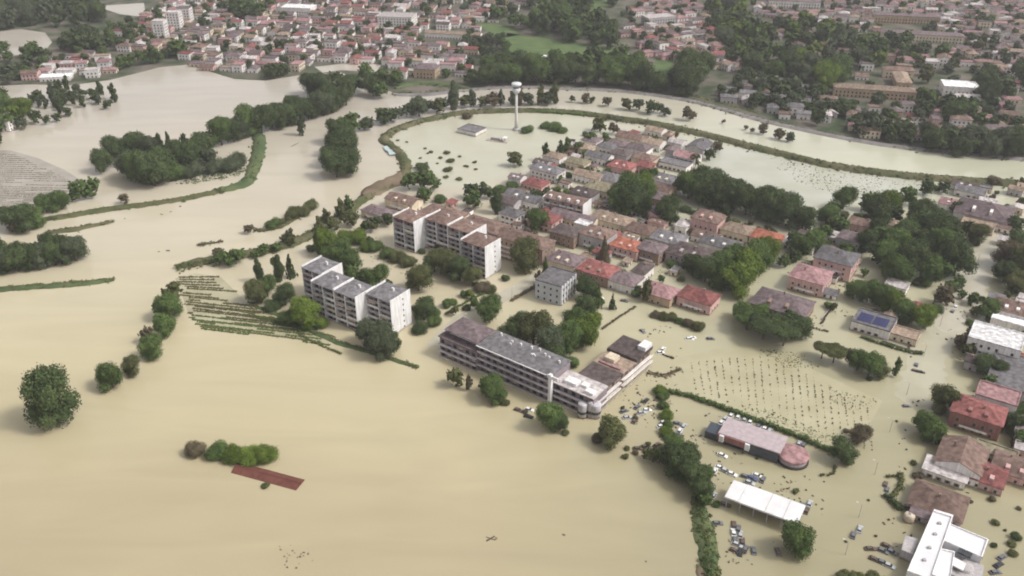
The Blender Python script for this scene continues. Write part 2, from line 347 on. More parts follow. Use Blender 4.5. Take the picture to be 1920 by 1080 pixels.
tb = MB(); tb.tube((0,0,-.06),(0,0,.30),.040,.028).tube((0,0,.26),(.03,.02,.62),.028,.010)
for a in range(4): tb.tube((0,0,.24+.03*a),(.20*math.cos(a*1.7),.20*math.sin(a*1.7),.52),.016,.006,5)
TRUNK = {'round': tb.mesh('trunk', BARK)}
TRUNK['tall'] = MB().tube((0,0,-.06),(0,0,.85),.030,.008).tube((0,0,.2),(.1,0,.45),.012,.004,5).mesh('trunk', BARK)
TRUNK['cone'] = TRUNK['tall']
tu = MB().tube((0,0,-.06),(.02,.01,.62),.030,.022)
for a in range(5): tu.tube((.02,.01,.55),(.22*math.cos(a*1.26),.22*math.sin(a*1.26),.76),.014,.006,5)
TRUNK['umbrella'] = tu.mesh('trunk', BARK)
tq = MB()
for a in range(5): tq.tube((.03*math.cos(a*1.26),.03*math.sin(a*1.26),-.1),(.16*math.cos(a*1.26),.16*math.sin(a*1.26),.5),.018,.006,5)
TRUNK['bush'] = tq.mesh('stem', BARK)

TREES = []        # (x, y, width, height, shape, colour, place)
HW = {'round': 1.12, 'tall': 1.9, 'cone': 2.2, 'umbrella': .85, 'bush': .75}
def T(x, y, wpx, colr='mid', shape='round', place='', hf=1.0):
    """a tree or shrub whose foot is at photo point (x, y) and whose crown is wpx photo pixels wide"""
    X, Y = P(x, y); w = 1.0*wpx/ppm(y); TREES.append((X, Y, w, w*HW[shape]*hf, shape, colr, place))
def row(px, n, wpx, cols, shape='round', place='', hf=1.0, jit=.35):
    c = line_px(px, 1.0)
    for i in range(n):
        p = c[min(len(c)-1, int((i+.5+rnd.uniform(-jit,jit))*len(c)/n))]; x, y = Q(p[0], p[1], 0)
        T(x+rnd.uniform(-3,3), y+rnd.uniform(-2,2), wpx*rnd.uniform(.75,1.25), rnd.choice(cols), shape if isinstance(shape,str) else rnd.choice(shape), place, hf*rnd.uniform(.85,1.2))
def grove(px, n, wpx, cols, shapes=('round',), place='', hf=1.0, gap=.55):
    poly = [P(*p) for p in px]; xs = [p[0] for p in poly]; ys = [p[1] for p in poly]; got = []
    for _ in range(n*30):
        if len(got) >= n: break
        p = (rnd.uniform(min(xs),max(xs)), rnd.uniform(min(ys),max(ys)))
        if not inside(p, poly): continue
        x, y = Q(p[0], p[1], 0); w = wpx*rnd.uniform(.75,1.25)/ppm(sum(q[1] for q in px)/len(px))
        if any((p[0]-g[0])**2+(p[1]-g[1])**2 < (gap*(w+g[2])/2)**2 for g in got): continue
        got.append((p[0],p[1],w)); s = rnd.choice(shapes); TREES.append((p[0], p[1], w, w*HW[s]*hf*rnd.uniform(.85,1.2), s, rnd.choice(cols), place))

# left: trees standing in the flooded fields
T(105,794,90,'dark','round','standing alone in the flooded field',1.22)
pl = 'in the field hedgerow line'
for x,y,w,c in ((212,726,54,'mid'),(250,702,38,'olive'),(288,670,46,'mid'),(278,643,28,'brown'),(312,628,44,'mid'),(318,596,50,'mid'),(326,566,36,'olive'),(305,600,34,'mid')): T(x,y,w,c,'round',pl,.95)
pl = 'beside the drowned red roof'
for x,y,w,c in ((368,852,42,'brown'),(408,855,48,'mid'),(440,862,50,'bright'),(472,864,46,'bright'),(500,860,48,'bright')): T(x,y,w,c,'bush',pl)
T(498,912,18,'olive','bush',pl,.6)
row([(-30,515),(60,505),(150,488)],9,46,['dark','dark','grey'],'round','in the dark belt at the left edge',1.0)
row([(-10,500),(60,492),(130,480)],6,40,['dark'],'round','in the dark belt at the left edge',1.1)
pl = 'at the corner of the ploughed field'
for x,y,w,c in ((20,428,48,'dark'),(48,432,56,'dark'),(70,425,40,'mid'),(88,398,40,'mid'),(115,392,42,'mid'),(150,374,38,'mid'),(175,370,36,'mid'),(233,382,20,'brown'),(28,437,24,'brown')): T(x,y,w,c,'round',pl,.85)
pl = 'in the grove left of the bend'
for x,y,w,c,s in ((195,322,42,'dark','round'),(222,308,48,'dark','round'),(248,335,52,'grey','round'),(268,345,60,'mid','round'),(290,348,62,'dark','round'),(310,330,56,'dark','round'),
   (255,300,50,'dark','round'),(285,300,44,'grey','round'),(305,298,28,'dark','tall'),(322,300,26,'dark','cone'),(338,310,48,'dark','round'),(352,318,50,'dark','round'),(350,296,26,'dark','tall'),
   (375,308,46,'dark','round'),(382,290,40,'dark','round'),(395,310,30,'grey','round'),(405,322,42,'grey','bush'),(432,318,46,'grey','bush'),(448,308,36,'grey','bush'),(360,330,44,'grey','bush'),(330,335,46,'mid','bush')): T(x,y,w,c,s,pl)
pl = 'in the tree belt along the far bank'
row([(370,288),(430,268),(480,250),(540,236),(600,216),(655,196)],17,42,['dark','grey','dark','mid'],'round',pl,.95)
row([(420,262),(500,240),(580,212),(640,186)],8,34,['dark','grey'],'round',pl,1.0)
T(566,254,24,'grey','tall','standing in the river by the far bank',1.0)
for x,y,w,c in ((585,178,44,'dark'),(604,182,50,'dark'),(626,172,38,'dark'),(650,182,44,'dark'),(672,172,34,'dark'),(700,180,40,'dark'),(716,184,32,'mid'),(740,160,32,'mid'),(690,156,36,'mid'),(718,158,30,'mid')): T(x,y,w,c,'round',pl,.85)
pl = 'in the clump in mid river'
for x,y,w,c in ((632,332,54,'dark'),(652,326,54,'dark'),(624,312,44,'dark'),(648,304,56,'dark'),(630,290,48,'dark'),(652,282,44,'dark'),(634,268,46,'dark'),(645,255,38,'mid'),(660,246,34,'mid')): T(x,y,w,c,'round',pl,.9)
row([(672,244),(700,238),(740,228),(790,216)],8,32,['grey','dark','mid'],'round','in the reedy row along the river',.8)
row([(800,212),(870,203),(950,198),(1050,194)],15,28,['grey','brown','grey','olive'],('round','tall'),'in the reedy row along the river',.75)
pl = 'in the young river row'
for x,y,w,c in ((1073,192,12,'grey'),(1098,194,18,'brown'),(1110,194,12,'dark'),(1138,200,18,'brown'),(1174,206,22,'olive'),(1196,208,22,'grey'),(1222,214,26,'dark'),(1236,212,18,'grey'),(1250,218,18,'grey'),(1290,226,24,'brown'),(1300,222,14,'brown'),(1430,252,20,'brown'),(1410,250,10,'brown'),(1356,232,8,'brown'),(1398,244,9,'brown'),(1460,262,22,'brown'),(1480,266,18,'grey')): T(x,y,w,c,'round',pl,.9)
pl = 'on the drowned spit by the levee'
row([(510,428),(545,412),(590,388)],8,26,['olive','mid','olive'],'bush',pl,.95)
for x,y,w,c in ((545,462,26,'olive'),(535,455,20,'olive'),(415,497,32,'mid'),(447,492,34,'mid'),(432,500,24,'mid'),(468,438,20,'brown'),(410,482,22,'brown'),(600,440,26,'olive'),(615,425,26,'olive'),(640,412,30,'olive'),(655,400,26,'mid'),(628,432,22,'olive'),(605,420,18,'brown'),(520,472,22,'mid'),(494,478,24,'mid'),(480,484,18,'mid')): T(x,y,w,c,'tall' if w>24 and y<470 else 'round',pl,.75)
# gardens of the apartment blocks
pl = 'by the front apartment block'
for x,y,w,c,s in ((482,566,44,'olive','round'),(502,556,40,'mid','round'),(488,530,28,'dark','tall'),(523,528,32,'dark','tall'),(546,520,22,'dark','cone'),(535,572,40,'dark','round'),(512,580,36,'dark','bush'),
   (575,612,58,'bright','round'),(545,605,44,'mid','bush'),(600,612,34,'bright','bush'),(718,668,62,'grey','round'),(690,645,44,'grey','round'),(735,655,36,'dark','round'),
   (618,478,48,'bright','round'),(640,498,54,'mid','round'),(655,516,48,'mid','round'),(622,500,40,'mid','round'),(600,476,30,'mid','tall'),(585,470,22,'mid','bush'),(690,540,40,'mid','round'),(712,534,38,'mid','round'),(665,535,34,'mid','round'),
   (795,600,44,'dark','round'),(786,622,34,'dark','bush'),(812,592,30,'mid','bush'),(838,575,24,'mid','bush'),(872,556,20,'mid','bush'),(815,610,30,'mid','bush')): T(x,y,w,c,s,pl)
pl = 'by the rear apartment block'
for x,y,w,c,s in ((650,450,36,'bright','bush'),(672,455,40,'bright','bush'),(690,468,34,'bright','bush'),(705,470,30,'mid','bush'),(725,482,30,'mid','bush'),(745,490,32,'olive','bush'),(765,498,32,'olive','bush'),(785,545,50,'olive','round'),(802,532,30,'dark','tall'),
   (815,510,44,'olive','round'),(838,512,46,'olive','round'),(862,526,46,'dark','round'),(885,536,38,'olive','round'),(905,545,34,'brown','bush'),(920,548,24,'olive','bush'),(660,425,30,'olive','round'),(685,436,22,'dark','round'),(705,430,22,'dark','round'),(728,424,24,'dark','round'),
   (985,508,58,'olive','round'),(1022,532,26,'mid','cone'),(1008,545,22,'brown','tall'),(948,525,18,'dark','bush')): T(x,y,w,c,s,pl)
pl = 'round the flooded playing field'
for x,y,w,c,s in ((770,356,36,'mid','round'),(792,354,36,'mid','round'),(810,356,34,'mid','round'),(796,378,30,'mid','round'),(826,378,26,'mid','bush'),(886,388,36,'mid','round'),(884,372,30,'dark','round'),(930,400,34,'dark','tall'),(912,372,30,'dark','round'),
   (966,312,30,'olive','round'),(1022,302,22,'dark','tall'),(1050,298,22,'dark','tall'),(1064,290,22,'mid','tall'),(1085,288,24,'mid','round'),(1108,272,26,'mid','round'),(988,248,26,'mid','bush'),(1022,240,24,'mid','bush'),(1040,244,30,'mid','bush'),(1054,248,22,'mid','bush'),
   (792,318,28,'dark','bush'),(876,222,22,'brown','bush'),(1122,246,28,'olive','round'),(1150,252,22,'brown','round'),(940,360,26,'mid','bush'),(960,352,26,'mid','bush'),(975,345,22,'olive','bush')): T(x,y,w,c,s,pl,.85)
pl = 'poking from the playing field'
for x,y,w in ((797,279,7),(808,286,9),(788,297,7),(802,288,6),(826,297,10),(838,288,14),(845,303,18),(862,294,8),(820,307,6),(840,320,20),(876,313,9),(836,333,12),(824,338,7),(861,337,14),(890,305,10),(892,318,8),(746,264,7),(763,267,6),(872,312,8),(800,306,6)): T(x,y,w,'olive','bush',pl,.6)
# estate
pl = 'among the estate houses'
for x,y,w,c,s in ((1162,398,50,'mid','round'),(1186,402,60,'dark','round'),(1205,385,50,'mid','round'),(1180,370,50,'mid','round'),(1204,362,40,'bright','round'),(1160,380,40,'dark','round'),(1214,412,30,'dark','tall'),(1252,418,50,'dark','round'),
   (1218,345,30,'mid','round'),(1132,492,28,'brown','cone'),(1210,566,28,'olive','tall'),(1010,430,40,'mid','round'),(1000,418,28,'mid','round'),(1360,430,22,'dark','cone'),(1130,308,18,'dark','round'),(1105,312,14,'dark','round'),
   (1298,516,44,'dark','round'),(1322,528,54,'dark','round'),(1350,540,56,'mid','round'),(1382,548,66,'bright','round'),(1400,520,60,'bright','round'),(1420,505,56,'mid','round'),(1438,490,50,'bright','round'),(1350,510,46,'mid','round'),(1375,500,46,'mid','round'),
   (1260,500,26,'mid','bush'),(1098,592,44,'dark','round'),(1100,560,44,'dark','round'),(1120,575,24,'mid','cone'),(1148,580,16,'dark','cone'),(1128,568,14,'mid','bush'),(1030,385,30,'dark','round'),(1008,384,28,'dark','round'),(1300,312,24,'dark','round'),(1330,300,22,'dark','round'),(1345,285,20,'brown','round')): T(x,y,w,c,s,pl,.92)
pl = 'in the grove behind the estate'
for x,y,w,c in ((1290,372,52,'mid'),(1318,380,56,'dark'),(1346,388,56,'dark'),(1372,396,58,'dark'),(1398,402,58,'dark'),(1425,408,58,'dark'),(1452,416,60,'dark'),(1480,424,58,'dark'),(1504,430,46,'dark'),(1310,358,46,'dark'),(1342,366,46,'dark'),(1384,380,46,'dark'),(1440,398,46,'dark'),(1276,362,36,'mid')): T(x,y,w,c,'round',pl,.95)
row([(1275,395),(1330,408),(1400,425),(1450,442)],9,20,['dark','olive'],'bush',pl,.8)
pl = 'behind the long terraced building'
for x,y,w,c,s in ((918,600,48,'mid','round'),(958,648,52,'dark','round'),(975,628,46,'dark','round'),(1000,648,72,'olive','round'),(1030,668,60,'grey','round'),(1064,660,58,'mid','round'),(1092,650,60,'bright','round'),(1075,625,48,'mid','round'),(1105,628,48,'bright','round'),(1035,690,48,'dark','round'),(1010,682,34,'dark','round'),(1070,685,34,'mid','bush')): T(x,y,w,c,s,pl,.95)
pl = 'in front of the long terraced building'
for x,y,w,c,s in ((852,724,34,'olive','round'),(880,732,20,'brown','tall'),(928,752,50,'mid','round'),(914,740,36,'mid','round'),(948,758,18,'olive','bush'),(1030,802,56,'mid','round'),(1050,806,40,'dark','round'),(1145,834,60,'olive','round'),(1120,828,26,'brown','bush'),(1172,858,15,'olive','bush'),(985,774,12,'brown','bush'),(1060,814,16,'olive','bush')): T(x,y,w,c,s,pl,.95)
pl = 'in the belt beside the filling station'
for x,y,w,c in ((1252,872,52,'dark'),(1275,892,64,'dark'),(1298,912,58,'dark'),(1312,932,48,'dark'),(1262,850,40,'mid'),(1290,875,50,'dark'),(1316,905,40,'mid'),(1215,862,24,'olive'),(1235,868,30,'olive'),(1320,948,30,'mid')): T(x,y,w,c,'round',pl,.9)
row([(1240,735),(1248,780),(1252,830)],7,26,['mid','bright','brown'],'bush',pl,.9)
T(1490,1036,64,'mid','round','at the end of the white canopy',.95)
T(1578,864,50,'dark','round','at the end of the long hedge',.85)
T(1610,828,40,'brown','round','at the corner of the vineyard',.8); T(1586,810,12,'brown','bush','at the corner of the vineyard')
pl = 'between the vineyard and the road'
for x,y,w,c,s in ((1540,672,44,'olive','umbrella'),(1562,680,48,'olive','umbrella'),(1582,682,36,'brown','umbrella'),(1606,694,44,'mid','round'),(1628,704,50,'mid','round'),(1646,706,40,'olive','round'),(1682,696,18,'mid','tall'),(1676,706,16,'mid','tall'),(1630,712,14,'dark','bush')): T(x,y,w,c,s,pl,.9)
pl = 'round the dark roofed villa'
for x,y,w,c,s in ((1400,618,60,'mid','umbrella'),(1430,636,70,'dark','umbrella'),(1468,648,72,'dark','umbrella'),(1494,636,54,'dark','round'),(1420,605,44,'mid','round'),(1390,600,40,'mid','round'),(1445,625,46,'dark','round'),(1480,615,36,'dark','round')): T(x,y,w,c,s,pl,.85)
row([(1228,594),(1262,602),(1312,618)],9,20,['olive','brown','mid'],'bush','in the clipped row by the red villa',1.0)
pl = 'in the thicket by the road'
grove([(1630,420),(1700,400),(1780,430),(1800,500),(1770,545),(1700,545),(1650,510),(1610,470)],28,46,['dark','dark','mid','dark'],('round',),pl,.95,.5)
for x,y,w,c in ((1600,560,40,'mid'),(1625,566,46,'mid'),(1650,575,50,'mid'),(1675,588,50,'bright'),(1695,600,40,'mid'),(1728,614,48,'bright'),(1765,570,36,'brown'),(1780,552,28,'mid'),(1680,470,46,'bright'),(1660,500,50,'mid'),(1698,452,44,'mid'),(1580,505,44,'mid'),(1500,480,44,'mid'),(1525,470,44,'mid'),(1490,470,36,'dark'),(1548,420,40,'mid'),(1580,392,44,'mid'),(1560,405,30,'dark'),(1625,395,34,'mid'),(1665,400,44,'bright'),(1700,385,36,'mid'),(1735,365,28,'dark'),(1768,362,24,'dark'),(1545,450,30,'mid'),(1575,440,34,'mid')): T(x,y,w,c,'round',pl,.92)
pl = 'along the road at the right edge'
for x,y,w,c,s in ((1905,478,50,'dark','round'),(1888,500,56,'brown','round'),(1912,515,60,'olive','round'),(1880,530,46,'dark','round'),(1905,548,50,'olive','round'),(1858,596,42,'mid','round'),(1845,600,30,'mid','round'),(1822,644,38,'brown','round'),(1812,668,30,'olive','round'),(1842,702,46,'dark','round'),(1866,708,40,'dark','round'),(1825,690,30,'brown','bush'),
   (1768,768,58,'olive','round'),(1740,822,52,'mid','round'),(1728,808,40,'mid','round'),(1752,830,36,'mid','round'),(1898,808,44,'dark','round'),(1912,836,36,'mid','round'),(1880,800,30,'olive','round'),(1862,345,28,'brown','bush'),(1756,356,18,'mid','bush'),(1900,435,34,'dark','round'),(1830,455,40,'olive','round'),(1815,440,30,'olive','round'),(1790,400,24,'dark','round')): T(x,y,w,c,s,pl,.88)
pl = 'by the white modern building'
for x,y,w,c,s in ((1860,938,17,'brown','bush'),(1866,982,17,'olive','bush'),(1820,942,9,'brown','bush'),(1904,1010,22,'dark','bush'),(1896,1022,18,'olive','bush'),(1898,1040,20,'olive','bush'),(1863,1024,14,'dark','bush'),(1910,955,11,'brown','bush'),(1884,995,7,'brown','bush'),
    (1720,895,22,'brown','bush'),(1724,912,20,'brown','bush'),(1712,870,14,'olive','bush'),(1580,1084,28,'olive','bush'),(1604,1088,32,'olive','bush'),(1636,1090,34,'olive','bush'),(1660,1094,24,'olive','bush'),(1492,923,14,'olive','bush'),(1343,948,16,'mid','bush'),(1395,1036,10,'brown','bush')): T(x,y,w,c,s,pl,.9)
# far side: parks, banks and gardens
pl = 'in the belt on the opposite bank'
row([(880,160),(940,158),(1010,158),(1080,158),(1150,162),(1240,172)],16,40,['dark','dark','mid','dark'],'round',pl,.95)
row([(905,140),(960,142),(1040,140),(1120,142),(1200,148)],12,36,['dark','mid','dark'],'round',pl,.95)
row([(1085,128),(1130,126),(1170,130)],5,32,['dark','mid'],'round',pl,.9)
grove([(1255,140),(1300,130),(1325,150),(1310,185),(1255,175)],6,42,['dark'],('round',),pl,1.0)
pl = 'in the wooded park beyond the river'
grove([(975,55),(1020,30),(1090,30),(1140,40),(1170,70),(1165,95),(1090,85),(1010,68)],30,30,['mid','dark','mid','dark'],('round',),pl,.95,.5)
grove([(985,20),(1060,-5),(1140,-10),(1150,15),(1070,30)],14,26,['mid','dark'],('round',),pl,.95,.5)
grove([(920,-10),(960,-10),(975,50),(930,55)],9,24,['dark','mid'],('round',),pl,.95,.5)
pl = 'in the green quarter beyond the bend'
grove([(1320,20),(1370,10),(1400,60),(1460,110),(1560,130),(1600,150),(1560,170),(1480,165),(1400,140),(1350,90)],52,34,['mid','grey','mid','bright','dark'],('round',),pl,.9,.55)
grove([(1400,60),(1500,50),(1590,70),(1740,95),(1780,110),(1700,130),(1600,130),(1480,110)],44,28,['mid','dark','bright','grey'],('round',),pl,.85,.6)
grove([(1370,120),(1470,150),(1540,190),(1600,215),(1540,225),(1440,195),(1380,160)],20,28,['dark','grey'],('round',),pl,.85,.7)
grove([(1720,210),(1760,195),(1830,205),(1820,232),(1740,235)],8,34,['mid','dark'],('round',),pl,.9,.5)
grove([(1720,265),(1800,262),(1920,282),(1920,300),(1740,290)],20,36,['dark','grey','dark'],('round',),pl,.9,.55)
grove([(1600,230),(1680,248),(1690,270),(1600,258)],12,28,['grey','dark'],('round',),pl,.9,.6)
grove([(1850,150),(1920,150),(1920,190),(1840,205),(1830,170)],8,34,['dark'],('round',),pl,.95,.55)
grove([(1340,175),(1400,150),(1470,170),(1560,190),(1600,225),(1560,240),(1460,226)],22,22,['dark','grey','mid'],('round',),pl,.9,.6)
grove([(1590,165),(1720,190),(1920,150),(1920,280),(1700,268),(1590,250)],34,22,['dark','dark','grey','mid'],('round',),pl,.9,.7)
grove([(1400,-20),(1940,-20),(1940,140),(1850,150),(1700,60),(1480,40)],34,18,['dark','grey','mid'],('round',),pl,.9,.8)
grove([(1560,60),(1850,70),(1860,150),(1740,175),(1600,140)],26,20,['mid','dark','olive','grey'],('round',),pl,.85,.8)
pl = 'in the upper left woods'
grove([(-20,105),(60,100),(100,125),(60,155),(-20,165)],16,26,['dark','mid','grey'],('round',),pl,.85,.7); grove([(200,60),(250,30),(280,70),(240,110),(190,110)],16,20,['dark','mid'],('round',),pl,.85,.7); grove([(880,60),(940,70),(960,110),(890,140),(860,110)],18,20,['dark','mid','grey'],('round',),'in the belt on the opposite bank',.85,.7)
pl = 'in the upper left woods'
grove([(-20,0),(110,8),(95,45),(-20,64)],32,34,['dark','grey'],('round',),pl,.9,.5)
grove([(100,50),(170,60),(200,30),(160,5),(100,10)],20,28,['dark'],('round',),pl,.9,.5)
grove([(100,85),(180,70),(190,100),(140,105)],14,28,['dark'],('round',),pl,.9,.5)
grove([(390,0),(470,-10),(520,10),(500,40),(430,35)],24,26,['mid','dark'],('round',),pl,.85,.55)
row([(225,128),(280,120),(345,104)],8,30,['mid','dark'],'round','below the upper left houses',.9)
row([(500,150),(540,142)],4,26,['dark'],'round','below the upper left houses',.9)
pl = 'in the drowned orchard at upper left'
for x,y,w,c in ((8,210,40,'mid'),(30,225,30,'bright'),(45,218,40,'bright'),(10,245,36,'mid'),(5,192,30,'dark'),(70,195,26,'dark'),(-5,275,26,'dark'),(108,228,18,'dark')): T(x,y,w,c,'round',pl,.85)
grove([(60,185),(130,168),(200,178),(225,195),(190,215),(110,222),(70,210)],30,18,['dark','grey','dark'],('round','tall'),pl,.8,.75)

# ------------------------------------------------------------------ buildings
HOUSES_DONE = []; FARTREES = []
def roof_geo(w, d, h, kind, ov=.6, rise=None):
    """walls and roof of a house body, long side along x"""
    wl = MB(); rf = MB(); a, b = w/2, d/2
    wl.box(-a, a, -b, b, -1.2, h)
    swap = d > w; L, Wd = (b, a) if swap else (a, b)       # half length along the ridge, half span
    rh = rise if rise is not None else Wd*.42
    def o(x, y, z): return (y, x, z) if swap else (x, y, z)
    A, B = L+ov, Wd+ov
    if kind == 'hip':
        r = max(.2, A-B*.95); e = [o(-A,-B,h), o(A,-B,h), o(A,B,h), o(-A,B,h)]; e2 = [o(-A,-B,h-.25), o(A,-B,h-.25), o(A,B,h-.25), o(-A,B,h-.25)]
        rf.poly(e+[o(-r,0,h+rh), o(r,0,h+rh)]+e2, [(0,1,5,4),(1,2,5),(2,3,4,5),(3,0,4),(6,7,1,0),(7,8,2,1),(8,9,3,2),(9,6,0,3),(9,8,7,6)])
    elif kind == 'gable':
        A = L+ov*.5
        wl.poly([o(-L,-Wd,h),o(-L,Wd,h),o(-L,0,h+rh*Wd/B),o(L,-Wd,h),o(L,Wd,h),o(L,0,h+rh*Wd/B)], [(0,1,2),(3,5,4)])
        rf.poly([o(-A,-B,h-.05),o(A,-B,h-.05),o(A,0,h+rh),o(-A,0,h+rh),o(-A,B,h-.05),o(A,B,h-.05),
                 o(-A,-B,h-.3),o(A,-B,h-.3),o(A,0,h+rh-.25),o(-A,0,h+rh-.25),o(-A,B,h-.3),o(A,B,h-.3)],
                [(0,1,2,3),(3,2,5,4),(6,9,8,7),(9,10,11,8),(0,6,7,1),(4,5,11,10),(0,3,9,6),(3,4,10,9),(1,7,8,2),(2,8,11,5)])
    elif kind == 'flat':
        t = .35; rf.box(-a-.12, a+.12, -b-.12, b+.12, h+.004, h+.18)
        rf.box(-a-.12,a+.12,-b-.12,-b+t,h+.18,h+.62).box(-a-.12,a+.12,b-t,b+.12,h+.18,h+.62).box(-a-.12,-a+t,-b+t,b-t,h+.18,h+.62).box(a-t,a+.12,-b+t,b-t,h+.18,h+.62)
    elif kind == 'shed':
        rf.poly([(-a-ov,-b-ov,h),(a+ov,-b-ov,h),(a+ov,b+ov,h+.10*d),(-a-ov,b+ov,h+.10*d),(-a-ov,-b-ov,h-.25),(a+ov,-b-ov,h-.25),(a+ov,b+ov,h+.10*d-.25),(-a-ov,b+ov,h+.10*d-.25)],
                [(0,1,2,3),(7,6,5,4),(0,4,5,1),(1,5,6,2),(2,6,7,3),(3,7,4,0)])
        wl.poly([(-a,b,h),(a,b,h),(a,b,h+.08*d),(-a,b,h+.08*d),(-a,-b,h),(a,-b,h)], [(0,3,2,1),(0,4,3),(1,2,5)])
    return wl, rf, rh
wm = MB(); wm.box(-.62,.62,-.05,.05,-.08,1.48,1).box(-.52,.52,-.09,-.051,0,1.40,0)
WINDOW = wm.mesh('window', [GLASS, FRAME])
ws = MB(); ws.box(-.52,.52,-.05,.05,0,1.40,0).box(-.98,-.56,-.10,.04,-.02,1.42,1).box(.56,.98,-.10,.04,-.02,1.42,1)
SHUTTER = mat('shutter_paint', (.22,.16,.12), var=.2)
WINDOWS = ws.mesh('window', [GLASS, SHUTTER])
def window_spots(w, d, h, step=3.2, z0=.75):
    out = []; nf = max(1, int((h-z0-.6)/2.9+.35))
    for s, (L, off) in enumerate(((w,d/2),(d,w/2),(w,d/2),(d,w/2))):
        n = max(1, int((L-1.2)/step))
        for f in range(nf):
            z = z0+f*2.9
            if z+1.45 > h-.25: continue
            for i in range(n):
                t = (i-(n-1)/2)*min(step,(L-1.0)/n); out.append((s, t, off, z))
    return out
SIDE = {0: (lambda t,o: (t,-o), 0.0), 1: (lambda t,o: (o,t), math.pi/2), 2: (lambda t,o: (-t,o), math.pi), 3: (lambda t,o: (-o,-t), -math.pi/2)}
def place_house(X, Y, ang, w, d, h, kind, rc, wc, place, near=False, chim=True, desc=None, cat='house', ov=.6, rise=None, name='house', windows=True, balcony=False):
    root = empty(name, X, Y, R(ang)); wl, rf, rh = roof_geo(w, d, h, kind, ov, rise)
    part(root, 'wall', wl, wallm(wc)); ro = part(root, 'roof', rf, roofm(rc))
    HOUSES_DONE.append((X, Y, max(w,d)/2))
    if windows:
        sp = window_spots(w, d, h); rr = random.Random(int(X*7+Y*3))
        if near:
            wn = rr.choice([WINDOW, WINDOW, WINDOWS])
            for s, t, off, z in sp:
                if rr.random() < .12: continue
                f, a = SIDE[s]; o = link('window', wn, root); x, y = f(t, off); o.location = (x, y, z); o.rotation_euler = (0,0,a)
        else:
            m = MB()
            for s, t, off, z in sp:
                f, a = SIDE[s]; x, y = f(t, off); q = MB().box(-.6,.6,-.06,.06,z,z+1.5); m.add(q.xf(x, y, a))
            if m.v: stuff(part(root, 'window_openings', m, GLASS))
        if balcony:
            for f in range(max(1,int(h/2.9)-1)):
                z = 2.3+2.9*f; m = MB(); L = w*.55; m.box(-L/2,L/2,-d/2-1.3,-d/2+.002,z,z+.18); m.box(-L/2,L/2,-d/2-1.3,-d/2-1.2,z+.18,z+1.0); part(root, 'balcony', m, WHITE)
    if chim and kind in ('hip','gable'):
        rr = random.Random(int(X*11+Y)); cx, cy = rr.uniform(-.25,.25)*w, rr.uniform(-.15,.15)*d
        c = MB().box(cx-.35,cx+.35,cy-.3,cy+.3,h+.1,h+rh+.7).box(cx-.45,cx+.45,cy-.4,cy+.4,h+rh+.7,h+rh+.85); part(ro, 'chimney', c, wallm('brown'))
    if near and kind in ('hip','gable') and random.Random(int(X*5+Y*2)).random() < .4:
        sg = 1 if w >= d else 0; x0 = 0; yy = -d/2*.62 if sg else 0
        if sg: [part(ro, 'dormer', MB().box(q,q+1.6,-d*.40,-d*.12,h-.1,h+rh*.62), wallm(wc)) for q in (-w*.2, w*.12)]
        part(ro, 'aerial', MB().tube((w*.1,0,h+rh*.8),(w*.1,0,h+rh+2.2),.05,.04,5).box(w*.1-.7,w*.1+.7,-.04,.04,h+rh+1.8,h+rh+1.9), CONC)
    shape = {'hip':'hipped','gable':'gabled','flat':'flat','shed':'lean-to'}[kind]
    reg(root, cat, desc or f"{wc} house with {COLW[rc]} {shape} roof", place); return root
COLW = {'brown':'brown','dark':'dark','red':'red','orange':'orange','mauve':'mauve','grey':'grey','tan':'tan','pink':'pink','olive':'drab','white':'white','pale':'pale'}
def H(x, y, w, d, h, kind, rc, wc, place, ang=GRID, **k):
    """a house whose roof is centred on photo point (x, y)"""
    rz = h + (0 if kind in ('flat','shed') else min(w,d)*.10); X, Y = P(x, y, rz); return place_house(X, Y, ang, w, d, h, kind, rc, wc, place, near=(y > 300), **k)

